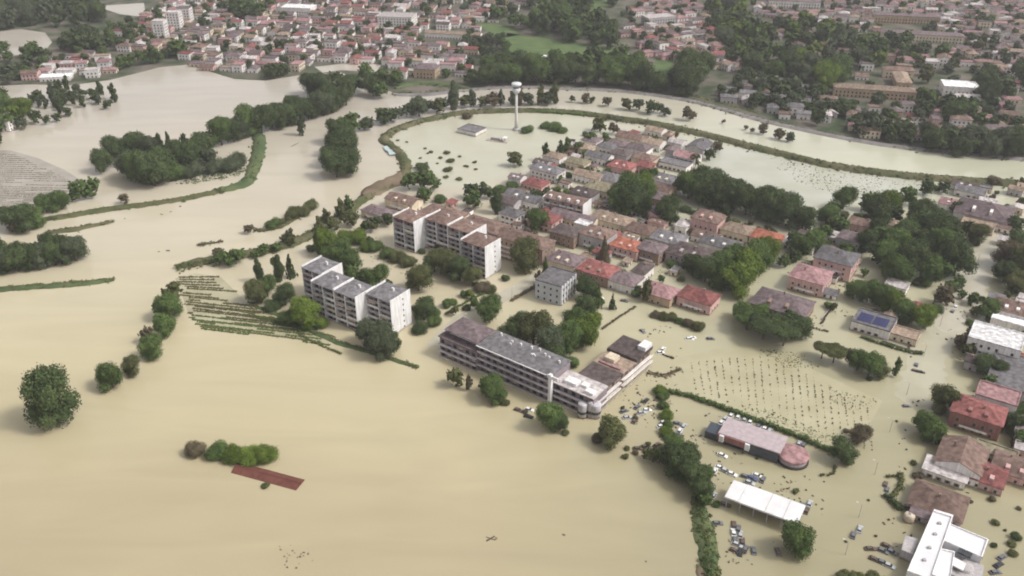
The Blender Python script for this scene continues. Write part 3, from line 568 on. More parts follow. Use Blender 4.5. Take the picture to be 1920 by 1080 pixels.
E1 = 'in the flooded estate'
for a in (
 (1027,313,19,10,6.5,'hip','grey','white'),(1006,338,13,10,4,'hip','red','pink'),(1084,299,13,9,5,'hip','olive','cream'),(1105,324,18,9,5,'gable','tan','white'),
 (1168,305,15,12,5.5,'hip','red','pink'),(1144,328,14,11,5,'hip','grey','white'),(1124,288,16,9,5,'gable','grey','white'),(1165,283,12,9,5.5,'hip','dark','grey'),
 (1198,272,15,10,5.5,'hip','mauve','white'),(1210,291,14,10,5.5,'hip','brown','cream'),(1187,252,20,11,5,'gable','brown','cream'),(1225,262,14,10,5,'gable','tan','white'),(1160,265,14,10,5,'hip','mauve','white'),(1140,270,12,9,4.5,'hip','grey','white'),
 (1248,330,14,13,6,'hip','grey','cream'),(1290,287,14,11,6,'gable','pink','white'),(1268,304,18,11,4,'flat','grey','white'),(1312,268,12,16,5,'gable','grey','grey'),
 (1236,347,17,11,6,'gable','brown','tan'),(1226,361,16,10,5.5,'gable','mauve','brown'),(1128,346,17,11,5,'hip','olive','cream'),(1096,356,14,10,5.5,'hip','dark','grey'),
 (985,364,22,11,5,'gable','grey','white'),(1022,403,15,11,6,'hip','red','pink'),(1078,402,26,9,4.5,'gable','mauve','cream'),(1150,405,22,11,5,'hip','tan','cream'),
 (1203,425,16,11,5,'hip','brown','cream'),(1122,431,15,12,8,'hip','brown','grey'),(1064,428,14,11,7,'hip','dark','brown'),(1094,418,8,6,5,'flat','white','white'),
 (1255,440,16,12,6,'hip','grey','white'),(1326,438,14,8,4,'gable','brown','white'),(1384,424,15,11,5,'hip','tan','cream'),(1352,450,19,11,4.5,'hip','grey','white'),
 (1440,438,15,11,5,'hip','orange','cream'),(1000,447,18,12,9,'hip','brown','brown'),(1062,480,15,12,5,'hip','mauve','cream'),
 (1172,517,14,11,5,'hip','mauve','white'),(1240,540,14,11,5,'hip','pink','tan'),(955,372,12,9,5,'gable','dark','grey'),(960,395,11,9,6,'hip','grey','white'),
 (1185,440,8,6,3.5,'gable','tan','white'),(1270,262,10,8,4.5,'gable','pale','white'),(1230,240,12,9,4,'gable','tan','white'),(1095,272,12,9,5,'hip','tan','cream'),(1110,258,11,9,5,'hip','mauve','white'),(1040,288,12,9,5,'hip','tan','white')):
    H(a[0], a[1], a[2]*1.14, a[3]*1.14, a[4]*1.08, *a[5:], E1, balcony=(a[0]*7) % 3 == 0 and a[4] > 5)
H(1178,454,17,12,6.5,'hip','orange','pink',E1,desc='bright orange-red hipped villa with white window row',balcony=True)
H(1223,459,14,12,7.5,'hip','mauve','brown',E1,desc='brown walled block next to the orange-red villa',balcony=True)
H(1297,466,23,17,6.5,'hip','dark','mauve',E1,desc='large dark hipped house with mauve walls')
H(1330,401,17,15,9,'hip','brown','pink',E1,desc='tall three-storey villa with red-brown hipped roof')
H(1122,498,19,14,6.5,'hip','red','brown',E1,desc='dark red hipped house with brown walls')
H(1311,549,18,13,6,'hip','red','pink','by the clipped hedge row',desc='pink villa with red hipped roof',balcony=True)
# row of brown-roofed terraces on the levee side
E2 = 'behind the rear apartment block'
for a in ((757,370,22,11,6,'gable','brown','cream'),(710,392,20,10,5,'hip','mauve','cream'),(832,394,26,14,13,'hip','brown','cream'),(908,416,26,14,14,'hip','brown','white'),(962,436,24,13,13,'hip','brown','tan')):
    H(*a, E2, balcony=True)
# right side of the picture
E3 = 'among the trees left of the road'
for a in ((1618,413,15,11,6,'hip','brown','pink'),(1603,440,16,12,6,'hip','mauve','grey'),(1690,418,14,9,5,'hip','tan','cream'),(1682,533,11,9,4,'flat','pale','white'),(1788,376,15,11,5,'hip','pink','white'),(1500,452,18,9,4,'gable','pale','white'),(1560,435,12,9,4,'gable','pale','grey')):
    H(*a, E3)
H(1690,622,16,9,3.6,'flat','tan','cream',E3,desc='low flat-roofed annex beside the solar house')
H(1468,560,27,19,6,'hip','mauve','brown',E3,desc='broad dark mauve hipped house ringed by umbrella pines')
H(1571,474,20,17,10,'hip','grey','pink',E3,desc='pink three-storey villa with grey hipped roof',balcony=True)
H(1522,508,18,17,8,'hip','pink','pink',E3,desc='pink villa with faded pink hipped roof',balcony=True)
E4 = 'right of the flooded road'
for a in ((1848,386,30,26,6,'hip','mauve','white'),(1835,418,18,10,4.5,'flat','tan','cream'),(1822,352,18,11,4.5,'gable','grey','white'),(1900,570,16,14,7,'hip','brown','white'),(1895,598,16,9,5,'flat','white','white'),
  (1812,343,16,9,4,'gable','dark','white'),(1910,700,22,30,6,'flat','grey','grey')):
    H(*a, E4)
H(1870,630,22,17,10,'flat','white','white',E4,desc='white cube-shaped block with flat white roof',balcony=True)
H(1838,762,19,14,8,'hip','red','red',E4,desc='square villa with bright red roof and pale cornice',balcony=True)
H(1872,738,16,12,8,'flat','pink','white',E4,desc='pale pink flat-topped block behind the red villa')
H(1806,848,16,18,6,'gable','brown','white',E4,desc='wide brown gabled house with whitewashed front')
H(1775,880,15,8,4,'shed','pale','white',E4,desc='whitewashed lean-to before the brown gabled house')
H(1850,880,14,13,4,'gable','red','pink',E4,desc='low dark red gabled house with long pale sill')
H(1905,868,15,13,4,'gable','brown','pink',E4,desc='brown gabled house cut by the right edge')
H(1868,846,15,8,3.5,'flat','olive','cream',E4,desc='low terrace with drab flat roof between red roofs')
H(1762,932,18,15,3.6,'hip','brown','mauve',E4,desc='brown hipped house behind the white modern building')
H(1746,966,13,5,3.2,'shed','mauve','mauve',E4,desc='mauve lean-to against the white modern building',chim=False)

# special buildings -------------------------------------------------
def slab(root, name, boxes, m):
    b = MB()
    for q in boxes: b.box(*q)
    return part(root, name, b, m)
BLIND = [GLASS, GLASS, GLASS, mat('grey_blind', (.20,.19,.19)), mat('cream_blind', (.42,.37,.30)), mat('green_shutter', (.07,.10,.08)), mat('brown_shutter', (.14,.09,.06))]
class _W:
    def __init__(s): s.m = [MB().box(-.9,.9,-.06,.06,0,1.9).box(-.9,.9,-.10,-.061,rz,1.9,1).mesh('window', [GLASS, b]) for b in BLIND for rz in (.5,1.1)]; s.r = random.Random(9)
    def pick(s): return s.r.choice(s.m)
WINL = _W()
def apartment_block(x, y, ang, bays, depth, floors, rc, desc, place, fh=3.05):
    X, Y = P(x, y); root = empty('apartment_block', X, Y, R(ang)); h = floors*fh+.4
    for u0, u1, v in bays:
        b0, b1 = v, v+depth; cx = (u0+u1)/2
        slab(root, 'wall', [(u0+.35,u1-.35,b0+1.7,b1,-1.2,h)], wallm('mauve'))
        for s in (u0, u1-.35): slab(root, 'end_wall', [(s,s+.35,b0,b1+.1,-1.2,h+.9)], WHITE)
        slab(root, 'pillar', [(cx-.3,cx+.3,b0+.05,b0+1.7,-1.2,h)], WHITE)
        wl, rf, rh = roof_geo(u1-u0-.8, depth+.5, h+.02, 'hip', .05, 1.7); rf.v = [(p[0]+cx, p[1]+(b0+b1)/2, p[2]) for p in rf.v]
        ro = part(root, 'roof', rf, roofm(rc))
        part(ro, 'chimney', MB().box(cx+2,cx+3.2,b0+depth*.55,b0+depth*.55+.9,h,h+2.6), WHITE)
        for f in range(floors):
            z = f*fh
            slab(root, 'floor_slab', [(u0+.36,cx-.31,b0+.2,b0+1.69,z-.2,z),(cx+.31,u1-.36,b0+.2,b0+1.69,z-.2,z)], CONC)
            for s, (p, q) in enumerate(((u0+.36,cx-.31),(cx+.31,u1-.36))):
                mm = WINL.r.choice((WHITE,WHITE,WHITE,wallm('cream'),wallm('grey'))) if f < 3 else WINL.r.choice((wallm('grey'),wallm('grey'),wallm('mauve'),WHITE))
                slab(root, 'balcony', [(p,q,b0+.12,b0+.26,z-.25,z+1.0)], mm)
                if WINL.r.random() < .3: slab(root, 'awning', [(p+.4,p+(q-p)*WINL.r.uniform(.4,.95),b0-.5,b0+1.2,z+2.35,z+2.45)], WINL.r.choice((wallm('tan'),wallm('red'),wallm('cream'),BLIND[5])))
                for k in range(2):
                    o = link('window', WINL.pick(), root); o.location = (p+(q-p)*(.27+.46*k), b0+1.68, z+.25)
    for u0, u1, v in bays[-1:]:
        for f in range(floors):
            o = link('window', WINDOW, root); o.location = (u1+.02, v+depth*.62, f*fh+.9); o.rotation_euler = (0,0,math.pi/2); o.scale = (.7,.6,.7)
    return reg(root, 'apartment block', desc, place)
apartment_block(590,589,-35,[(0,15.5,0),(-15,-.2,8.0),(15.5,30,.0),(30,46,7.0)],14,6,'grey','front white apartment block with grey stepped roofs','above the open floodwater')
apartment_block(740,461,-37,[(0,16,0),(16,33,9),(33,50,9),(50,67,0)],13.5,6,'brown','rear white apartment block with brown stepped roofs','behind its lawn')
# long terraced building with set-back roofs
X, Y = P(822,668); root = empty('terraced_building', X, Y, R(-37))
def banded(root, u0, u1, v0, v1, h, floors, rc, right=False, wc='mauve', flat=True):
    slab(root, 'wall', [(u0,u1,v0+1.5,v1,-1.2,h)], mat('dark_mauve_render', (.24,.20,.215), var=.15, scale=.3)); rfm = roofm(rc)  # dark mauve render between the balcony bands
    if flat: slab(root, 'roof', [(u0-.3,u1+.3,v0+.6,v1+.3,h+.005,h+.4)], rfm)
    else:
        wl, rf, rh = roof_geo(u1-u0, v1-v0, h, 'hip', .4, 1.4); rf.v = [(p[0]+(u0+u1)/2, p[1]+(v0+v1)/2, p[2]) for p in rf.v]; part(root, 'roof', rf, rfm)
    for f in range(floors):
        z = f*h/floors
        slab(root, 'balcony', [(u0,u1,v0,v0+.15,z-.3,z+.65),(u0,u1,v0+.15,v0+1.5,z-.3,z-.1)], mat('greyed_render', (.50,.45,.47), var=.2, scale=.3))
        n = int((u1-u0)/3.6)
        for i in range(n):
            o = link('window', WINL.pick(), root); o.location = (u0+(i+.5)*(u1-u0)/n, v0+1.48, z+.3)
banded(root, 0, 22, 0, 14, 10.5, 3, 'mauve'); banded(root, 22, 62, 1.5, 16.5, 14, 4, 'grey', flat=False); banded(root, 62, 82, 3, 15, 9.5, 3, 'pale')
slab(root, 'penthouse', [(3,19,5.5,14.5,10.95,14.2)], wallm('white')); wl, rf, rh = roof_geo(19, 13, 14.2, 'hip', .3, 1.5); rf.v = [(p[0]+11.5, p[1]+9.5, p[2]) for p in rf.v]; part(root, 'penthouse_roof', rf, roofm('mauve'))
slab(root, 'pillar', [(61.4,62.8,.6,2.2,-1.2,15.2)], WHITE); slab(root, 'parapet', [(60.5,66,1.0,1.6,13.0,14.6),(22,60,1.0,1.35,13.75,14.15)], WHITE)
for q in ((66,72,6,10,9.9,11.4),(73,76,8,11,9.9,11.0),(77,81,5,8,9.9,11.2)): slab(root, 'roof_hut', [q], WHITE)
rr = random.Random(3)
for i in range(12):
    u = rr.uniform(26,60); v = rr.uniform(8,15); slab(root, 'roof_vent', [(u-.4,u+.4,v-.3,v+.3,14.2,15.9)], WHITE)
reg(root, 'building', 'long mauve terraced building with striped balconies', 'by the open water')
# its wing towards the upper right
X, Y = P(1104,792); root = empty('stepped_wing', X, Y, R(52))
slab(root, 'wall', [(4,52,1.5,16,-1.2,9)], wallm('brown'))
for f in range(3):
    slab(root, 'balcony', [(4,25,0,.15,f*3-.3,f*3+.6),(4,25,.15,1.5,f*3-.3,f*3-.1)], wallm('white')); slab(root, 'balcony', [(27,52,0,.15,f*3-.3,f*3+.6),(27,52,.15,1.5,f*3-.3,f*3-.1)], wallm('white'))
    for i in range(13):
        o = link('window', WINL.pick(), root); o.location = (6+i*3.6, 1.48, f*3+.3)
slab(root, 'roof', [(5,27,.7,16.3,9.005,9.4)], roofm('dark')); slab(root, 'terrace', [(27.3,38,.7,16.3,9.005,9.3)], roofm('tan')); slab(root, 'roof', [(38.3,52.3,.7,16.3,9.005,10.6)], roofm('dark'))
slab(root, 'terrace_wall', [(28,29,3,14,9.3,10.2)], roofm('pink')); slab(root, 'roof_hut', [(31,36,8,13,9.3,11.2)], wallm('cream')); slab(root, 'roof_hut', [(46,52,1,5,10.62,12.6)], WHITE)
for cx, cy, r, hh in ((1.6,4.4,2.0,6.8),(3.2,1.8,1.1,7.6),(5.0,.2,2.3,6.6)):
    part(root, 'stair_drum', MB().lathe([(r,-1.2),(r,hh),(r*.98,hh+.12),(.05,hh+.2)], 18, cx, cy), mat('drum_render', (.50,.47,.49), var=.2, scale=.6, tide=True), True)
    part(root, 'drum_band', MB().lathe([(r+.08,2.2),(r+.12,2.4),(r+.12,3.3),(r+.08,3.5)], 18, cx, cy), GLASS)
reg(root, 'building', 'stepped brown-roofed wing with white drum towers at its corner', 'beside the car-strewn yard')
# blue-grey block half hidden by trees
X, Y = P(1003,560); root = empty('office_block', X, Y, R(-31))
slab(root, 'wall', [(0,15,0,17,-1.2,11)], mat('wall_bluegrey', (.46,.47,.50), var=.08, scale=.2)); rf = roof_geo(15,17,11,'flat')[1]; rf.v = [(p[0]+7.5,p[1]+8.5,p[2]) for p in rf.v]; part(root, 'roof', rf, roofm('grey'))
for i in range(6): slab(root, 'pillar', [(15.002,15.5,.4+i*2.9,1.2+i*2.9,-1.2,11.5)], WHITE)
for i in range(4):
    for f in range(3):
        o = link('window', WINDOW, root); o.location = (2+i*3.6, 0, 1+f*3.4)
for f in range(3):
    for i in range(5):
        o = link('window', WINDOW, root); o.location = (15.02, 2.6+i*2.9, 1+f*3.4); o.rotation_euler = (0,0,math.pi/2)
reg(root, 'building', 'blue-grey office block with white fins', 'half hidden by tall trees')
# balconied white apartment house in the estate
X, Y = P(1018,398); root = empty('apartment_house', X, Y, R(-30)); L = 27
slab(root, 'wall', [(0,L,1.3,12,-1.2,10)], wallm('mauve')); slab(root, 'end_wall', [(L,L+.3,0,12,-1.2,11)], WHITE); slab(root, 'end_wall', [(-.3,0,0,12,-1.2,11)], WHITE)
rf = roof_geo(L-.2,11.5,10,'gable',.2,1.8)[1]; rf.v = [(p[0]+L/2,p[1]+6.3,p[2]) for p in rf.v]; part(root, 'roof', rf, roofm('brown'))
for f in range(3):
    for k in range(5):
        u = k*5.4; slab(root, 'balcony', [(u+.3,u+4.4,0,.15,f*3.2+.1,f*3.2+1.2),(u+.3,u+4.4,.15,1.3,f*3.2+.1,f*3.2+.25)], WHITE if (k+f) % 3 else wallm('cream'))
        o = link('window', WINL.pick(), root); o.location = (u+2.4, 1.28, f*3.2+.5)
for k in range(4): slab(root, 'dormer', [(3+k*6.2,4.6+k*6.2,1.6,3.4,10.3,11.9)], WHITE)
reg(root, 'apartment house', 'white balconied apartment house with brown gabled roof', 'in the middle of the estate')
# solar-panel house
r = H(1640,600,18,15,5,'flat','grey','white',E3,desc='flat-roofed house with blue solar panels on its roof')
SOLAR = mat('solar_cells', (.035,.04,.11), var=.2, rough=.2, spec=.6)
for i in range(2):
    for j in range(3):
        b = MB().poly([(-3.2,-.8,.0),(3.2,-.8,.0),(3.2,.8,.7),(-3.2,.8,.7),(-3.2,-.8,-.08),(3.2,-.8,-.08),(3.2,.8,.62),(-3.2,.8,.62)], [(0,1,2,3),(7,6,5,4),(0,4,5,1),(1,5,6,2),(2,6,7,3),(3,7,4,0)])
        o = part(r, 'solar_panel', b, SOLAR); o.location = (-4+i*7.2, -4+j*2.7, 5.4)
# white modern building, lower right
X, Y = P(1703,1072,7.5); root = empty('modern_building', X, Y, R(0))
c0 = P(1703,1072,7.5)
def q4(pts, h, hb=-1.2):
    w = [P(a,b,h) for a,b in pts]; m = MB(); v = [(p[0]-c0[0],p[1]-c0[1]) for p in w]
    m.poly([(x,y,hb) for x,y in v]+[(x,y,h) for x,y in v], [(4,5,6,7),(0,1,5,4),(1,2,6,5),(2,3,7,6),(3,0,4,7)]); return m
MWH = mat('modern_white_render', (.66,.65,.67), var=.06, scale=.15)
def rim(pts, h, t=.10):
    m = MB(); cx = sum(p[0] for p in pts)/4; cy = sum(p[1] for p in pts)/4; w = [P(a,b,h) for a,b in pts]; v = [(p[0]-c0[0],p[1]-c0[1]) for p in w]; mx_ = sum(p[0] for p in v)/4; my_ = sum(p[1] for p in v)/4
    o = [(mx_+(x-mx_)*1.012, my_+(y-my_)*1.012) for x,y in v]; q = [(mx_+(x-mx_)*.93, my_+(y-my_)*.95) for x,y in v]
    m.poly([(x,y,h-.2) for x,y in o]+[(x,y,h+.5) for x,y in o]+[(x,y,h+.5) for x,y in q]+[(x,y,h+.003) for x,y in q], [(i,(i+1)%4,4+(i+1)%4,4+i) for i in range(4)]+[(4+i,4+(i+1)%4,8+(i+1)%4,8+i) for i in range(4)]+[(8+i,8+(i+1)%4,12+(i+1)%4,12+i) for i in range(4)]); return m
for nm, pts, hh in (('long_wing',[(1701,1071),(1744,1086),(1787,968),(1751,957)],5.6),('cross_wing',[(1770,1015),(1841,1046),(1853,1013),(1780,983)],5.0),('courtyard_roof',[(1748,1078),(1780,1092),(1790,1036),(1764,1030)],4.0)):
    o = part(root, nm, q4(pts, hh), MWH); part(o, 'parapet', rim(pts, hh), WHITE)
for t in (.2,.42,.66,.85):
    a = P(1722+44*t+2, 1072-106*t, 5.7); part(root, 'roof_vent', MB().box(a[0]-c0[0]-.5,a[0]-c0[0]+.5,a[1]-c0[1]-.5,a[1]-c0[1]+.5,5.6,6.3), CONC)
part(root, 'court_wall', q4([(1782,1075),(1840,1105),(1845,1060),(1790,1040)], 2.5), wallm('grey'))
part(root, 'canopy', q4([(1784,1058),(1806,1070),(1812,1056),(1788,1044)], 4.2, 3.8), WHITE)
part(root, 'side_annex', q4([(1690,1030),(1712,1040),(1722,1010),(1698,1004)], 4.0), wallm('grey'))
part(root, 'skylight', q4([(1795,1034),(1820,1046),(1824,1038),(1800,1026)], 5.2, 4.6), GLASS)
part(root, 'tower_stub', MB().lathe([(2.6,-1),(2.6,3.2),(2.2,3.6),(.1,3.8)],16,P(1806,1075)[0]-c0[0],P(1806,1075)[1]-c0[1]), wallm('grey'), True)
for i in range(7):
    t = i/6; p0 = P(1841,1046,3.2); p1 = P(1853,1013,3.2)
    o = link('window', WINL.pick(), root); o.location = (p0[0]+(p1[0]-p0[0])*(.1+.8*t)-c0[0]+.05, p0[1]+(p1[1]-p0[1])*(.1+.8*t)-c0[1], 2.6); o.rotation_euler = (0,0,R(55)+math.pi*0)
reg(root, 'building', 'white modern building with long flat wings round a court', 'at the lower right corner')
X, Y = P(1703,976); root = empty('storage_tank', X, Y); part(root, 'tank', MB().lathe([(1.9,-1),(1.9,2.6),(1.6,3.1),(.1,3.3)],16), wallm('cream'), True); part(root, 'hatch', MB().lathe([(.4,3.2),(.4,3.6)],10), CONC)
reg(root, 'tank', 'round cream storage tank', 'beside the white modern building')
# filling station shop
X, Y = P(1418,838); root = empty('filling_station', X, Y, R(-31)); MAUVEW = wallm('mauve')
slab(root, 'wall', [(-14,10,-5,5.5,-1,4.6)], GLASS); slab(root, 'roof', [(-14.5,10.5,-5.6,6,4.605,5.2)], mat('pinkish_roofing', (.40,.33,.34), var=.1)); slab(root, 'fascia', [(-14.6,-2,-6.2,-5.62,2.2,4.9)], wallm('red'))
slab(root, 'glazing', [(-1.5,10,-6.0,-5.62,.2,4.3)], mat('dark_glass', (.05,.06,.075), rough=.15, spec=.5)); slab(root, 'left_wall', [(-20,-14.6,-5,2,-1,3.4)], mat('dark_glass', (.05,.06,.075)))
for k in (-13.5,-3): slab(root, 'sign_box', [(k,k+1.8,-7.2,-6.25,2.2,5.2)], WHITE)
part(root, 'round_end', MB().lathe([(5.6,-1),(5.6,2.6)],24,14.5,-.5), wallm('mauve'), True); part(root, 'round_roof', MB().lathe([(6.1,2.62),(6.1,3.2),(5.4,3.4),(.1,3.9)],24,14.5,-.5), roofm('pink'), True)
part(root, 'round_rim', MB().lathe([(6.3,-.4),(6.3,.7),(6.15,.7)],24,14.5,-.5), DARK)
reg(root, 'filling station', 'pink-grey flat building with red fascia and rounded end', 'below the long hedge')
# white canopy
X, Y = P(1434,940,5.2); root = empty('canopy', X, Y, R(-31))
slab(root, 'roof', [(-13.3,-8.2,-5.2,5.2,4.7,5.3),(-8.1,13.3,-5.4,5.4,4.75,5.4)], mat('white_sheeting', (.66,.65,.65), var=.07, scale=.3, rough=.5))
for i in range(2): slab(root, 'roof_seam', [(1.5+i*6.5,1.62+i*6.5,-5.35,5.35,5.402,5.50)], CONC)
for i in range(6):
    for v in (-4.8,4.8): slab(root, 'post', [(-12.5+i*5,-12.2+i*5,v-.15,v+.15,-1,4.7)], CONC)
slab(root, 'kiosk', [(-8,9,-.5,4,-1,3.2)], wallm('grey'))
reg(root, 'canopy', 'long white canopy on slim posts', 'in the flooded forecourt')
# drowned red roof in the field
X, Y = P(502,893); root = empty('drowned_barn', X, Y, R(-20))
rf = MB().poly([(-14.5,-3.6,-.15),(14.5,-3.6,-.15),(14.5,0,1.25),(-14.5,0,1.25),(-14.5,3.6,-.15),(14.5,3.6,-.15)], [(0,1,2,3),(3,2,5,4),(0,3,4),(1,5,2)])
ro = part(root, 'roof', rf, mat('barn_tiles', (.135,.050,.036), var=.18, scale=.5, bump=.3)); part(ro, 'ridge_cap', MB().box(-14.5,14.5,-.2,.2,1.2,1.35), mat('barn_ridge', (.14,.05,.04)))
reg(root, 'barn', 'long red tiled barn roof just above the floodwater', 'in the open field')
# water tower
X, Y = P(968,244); root = empty('water_tower', X, Y)
part(root, 'shaft', MB().lathe([(1.5,-1),(1.1,8),(.95,30)],16), mat('tower_concrete', (.52,.50,.48), var=.06), True)
part(root, 'bowl', MB().lathe([(1.0,28.5),(2.0,29.4),(3.1,31.2),(3.3,32.4),(2.8,33.0)],20), mat('tower_grey_white', (.58,.58,.59)), True); part(root, 'gallery', MB().lathe([(2.6,33.0),(2.6,35.2)],16), mat('tower_gallery', (.20,.22,.24)), True)
part(root, 'top_deck', MB().lathe([(3.4,35.2),(3.8,35.6),(3.8,36.6),(3.5,36.9),(.1,37.1)],20), mat('tower_grey_white', (.58,.58,.59)), True); part(root, 'base', MB().lathe([(3,-1),(2.8,1.4),(1.6,1.8)],16), CONC, True)
part(root, 'antenna', MB().tube((1,0,37.6),(1,0,40.5),.12,.06).tube((-1.5,.5,37.6),(-1.5,.5,39.8),.1,.06), CONC)
reg(root, 'tower', 'slim white tower with bowl-shaped head', 'on the playing field by the levee')
H(885,241,17,14,3,'flat','grey','white','beside the slim white tower',desc='low white changing block with grey flat roof',windows=False)
X, Y = P(934,264); root = empty('scaffold_shed', X, Y, R(-20)); slab(root, 'slab_floor', [(-9,8,-3,3,-.5,.25)], wallm('white')); slab(root, 'wall', [(-6,2,-.3,0,.25,2.2),(2,2.4,-2,2,.25,2.6),(5,5.4,-2,2,.25,3.2)], wallm('grey')); slab(root, 'roof', [(4,7,-2.2,2.2,3.22,3.4)], WHITE)
reg(root, 'shed', 'small open shed on a white slab', 'right of the changing block')
# larger buildings of the town beyond
def BIG(x, y, w, d, h, kind, rc, wc, place, desc, ang=0, **k): H(x, y, w, d, h, kind, rc, wc, place, ang=ang, desc=desc, cat='building', chim=False, name='building', **k)
D0 = 'in the town beyond the river'
BIG(745,28,38,26,12,'flat','pale','white',D0,'big pale flat-roofed hall',-8); BIG(985,106,46,9,6,'flat','white','white',D0,'long white grandstand by the park lawn',-3)
BIG(850,60,60,10,6,'gable','tan','white',D0,'long low tan-roofed shed',-12); BIG(560,12,36,20,9,'flat','white','white',D0,'white flat-roofed works at the top edge',-10); BIG(800,122,20,16,9,'hip','mauve','tan',D0,'tan block on the bank with mauve hipped roof',-12)
BIG(1640,162,66,12,8,'hip','tan','tan',D0,'tan front range of the courtyard palace',-14); BIG(1692,142,12,34,8,'hip','tan','tan',D0,'tan side range of the courtyard palace',-14); BIG(1685,127,26,10,8,'hip','brown','cream',D0,'rear range of the courtyard palace',-14)
BIG(1800,158,28,20,9,'flat','white','white',D0,'bright white block on the far right',-14); BIG(1830,182,36,14,6,'flat','pale','white',D0,'pale workshop below the bright white block',-14)
BIG(1775,238,34,13,6,'hip','brown','white',D0,'brown-roofed hall near the bank',-12); BIG(1665,222,36,12,6,'hip','tan','white',D0,'tan-roofed hall near the bank',-12); BIG(1882,240,40,22,8,'hip','mauve','pink',D0,'big mauve-roofed block above the bank',-12)
BIG(105,142,26,11,4,'flat','white','white','at the upper left shore','long white shed at the shore',8); BIG(1235,30,34,18,10,'flat','pale','grey',D0,'pale hall at the edge of the park',20)
BIG(298,38,12,12,20,'flat','pale','white',D0,'tall white tower block at upper left',0); BIG(325,22,14,12,18,'flat','pale','white',D0,'second white tower block at upper left',0); BIG(345,14,14,12,16,'flat','mauve','white',D0,'third white tower block at upper left',0)
BIG(1490,-2,60,14,8,'hip','mauve','white',D0,'long mauve-roofed range at the top edge',-10); BIG(1700,25,70,14,9,'hip','mauve','tan',D0,'long mauve-roofed range by the green quarter',-12); BIG(1730,60,80,12,8,'hip','mauve','cream',D0,'long cream range by the green quarter',-14)

# the closely built quarters: houses on their plots, the nearest as things of their own
LOTS = []
def quarter(px, sx, sy, ang, place, fill=.85, roofs=('brown','mauve','pink','mauve','brown','pink','red','dark','pale','tan'), walls=('white','white','white','white','pink','cream'), hs=(4,5,6,7), treep=.62):
    poly = [P(*p) for p in px]; a = R(ang); ca, sa = math.cos(a), math.sin(a)
    uv = [(x*ca+y*sa, -x*sa+y*ca) for x, y in poly]; u0, u1 = min(p[0] for p in uv), max(p[0] for p in uv); v0, v1 = min(p[1] for p in uv), max(p[1] for p in uv)
    r = 0; v = v0
    while v < v1:
        u = u0+rnd.uniform(0, sx)
        while u < u1:
            uu, vv = u+rnd.uniform(-2,2), v+rnd.uniform(-2,2); p = (uu*ca-vv*sa, uu*sa+vv*ca); u += sx*rnd.uniform(.85,1.2)
            if not inside(p, poly) or any((p[0]-q[0])**2+(p[1]-q[1])**2 < (q[2]+6)**2 for q in HOUSES_DONE[:]): continue
            x, y = Q(p[0], p[1], 0)
            if x < -60 or x > 1980 or y < -25: continue
            if rnd.random() < fill:
                w = sx*rnd.uniform(.62,.92); dd = sy*rnd.uniform(.55,.78)
                if rnd.random() < .25: w, dd = dd, w
                LOTS.append((p[0], p[1], ang+rnd.uniform(-5,5), w, dd, rnd.choice(hs)+rnd.uniform(-.6,.6), rnd.choice(('hip','hip','gable','gable','flat') if rnd.random()<.8 else ('flat',)), rnd.choice(roofs), rnd.choice(walls), place))
            if rnd.random() < treep:
                w = rnd.uniform(5,10); TREES.append((p[0]+rnd.uniform(-.5,.5)*sx, p[1]+sy*.5, w, w*rnd.uniform(.9,1.2), 'round', rnd.choice(('dark','dark','mid','grey')), place))
        r += 1; v += sy*(1.25 if r % 2 else .95)
quarter([(370,130),(330,105),(360,60),(250,40),(380,-30),(830,-35),(1000,-30),(980,20),(905,50),(885,110),(875,150),(830,160),(760,155),(720,120),(600,120),(560,135),(490,145),(440,140)],16,14,-8,'in the crowded top quarter',.86)
quarter([(60,150),(90,110),(130,100),(210,112),(215,140),(130,155)],17,13,8,'in the upper left hamlet',.85)
quarter([(200,95),(240,50),(350,40),(360,95),(260,105)],17,14,-4,'in the quarter at upper left',.7)
quarter([(0,240),(40,225),(90,232),(80,250),(0,258)],15,12,-10,'in the left edge hamlet',.6)
quarter([(1165,70),(1180,20),(1260,-10),(1330,30),(1345,80),(1390,120),(1370,145),(1300,128),(1200,108)],16,14,24,'in the quarter by the park',.9)
quarter([(1340,170),(1400,140),(1470,165),(1560,185),(1560,240),(1460,226),(1350,190)],15,13,-14,'beyond the river bend',.75,('grey','grey','mauve','pale','brown'),('white','white','grey'))
quarter([(1590,165),(1720,190),(1920,150),(1920,290),(1700,272),(1590,255)],16,13,-12,'on the far right bank',.8,('brown','mauve','mauve','red','tan','pink'))
quarter([(1400,-30),(1950,-35),(1950,140),(1850,150),(1780,115),(1740,90),(1590,62),(1480,45),(1420,25)],15,13,-12,'in the upper right old town',.86,('mauve','mauve','brown','pink','tan','pink','pale'))
quarter([(1360,40),(1470,60),(1600,90),(1780,115),(1700,150),(1620,150),(1500,125),(1420,90)],19,17,-14,'in the green quarter',.5,treep=.5)
quarter([(890,145),(980,120),(1090,120),(1240,150),(1240,170),(1000,158)],26,18,-6,'under the opposite bank trees',.35)
LOTS.sort(key=lambda q: -(q[3]*q[5]+q[3]*q[4]*.4)*ppm(Q(q[0],q[1],0)[1])**2)
n_ind = max(0, 300-sum(1 for t in THINGS if t[0]['category'] == 'house'))
for q in LOTS[:n_ind]: place_house(q[0], q[1], q[2], q[3], q[4], q[5], q[6], q[7], q[8], q[9])
rest = LOTS[n_ind:]
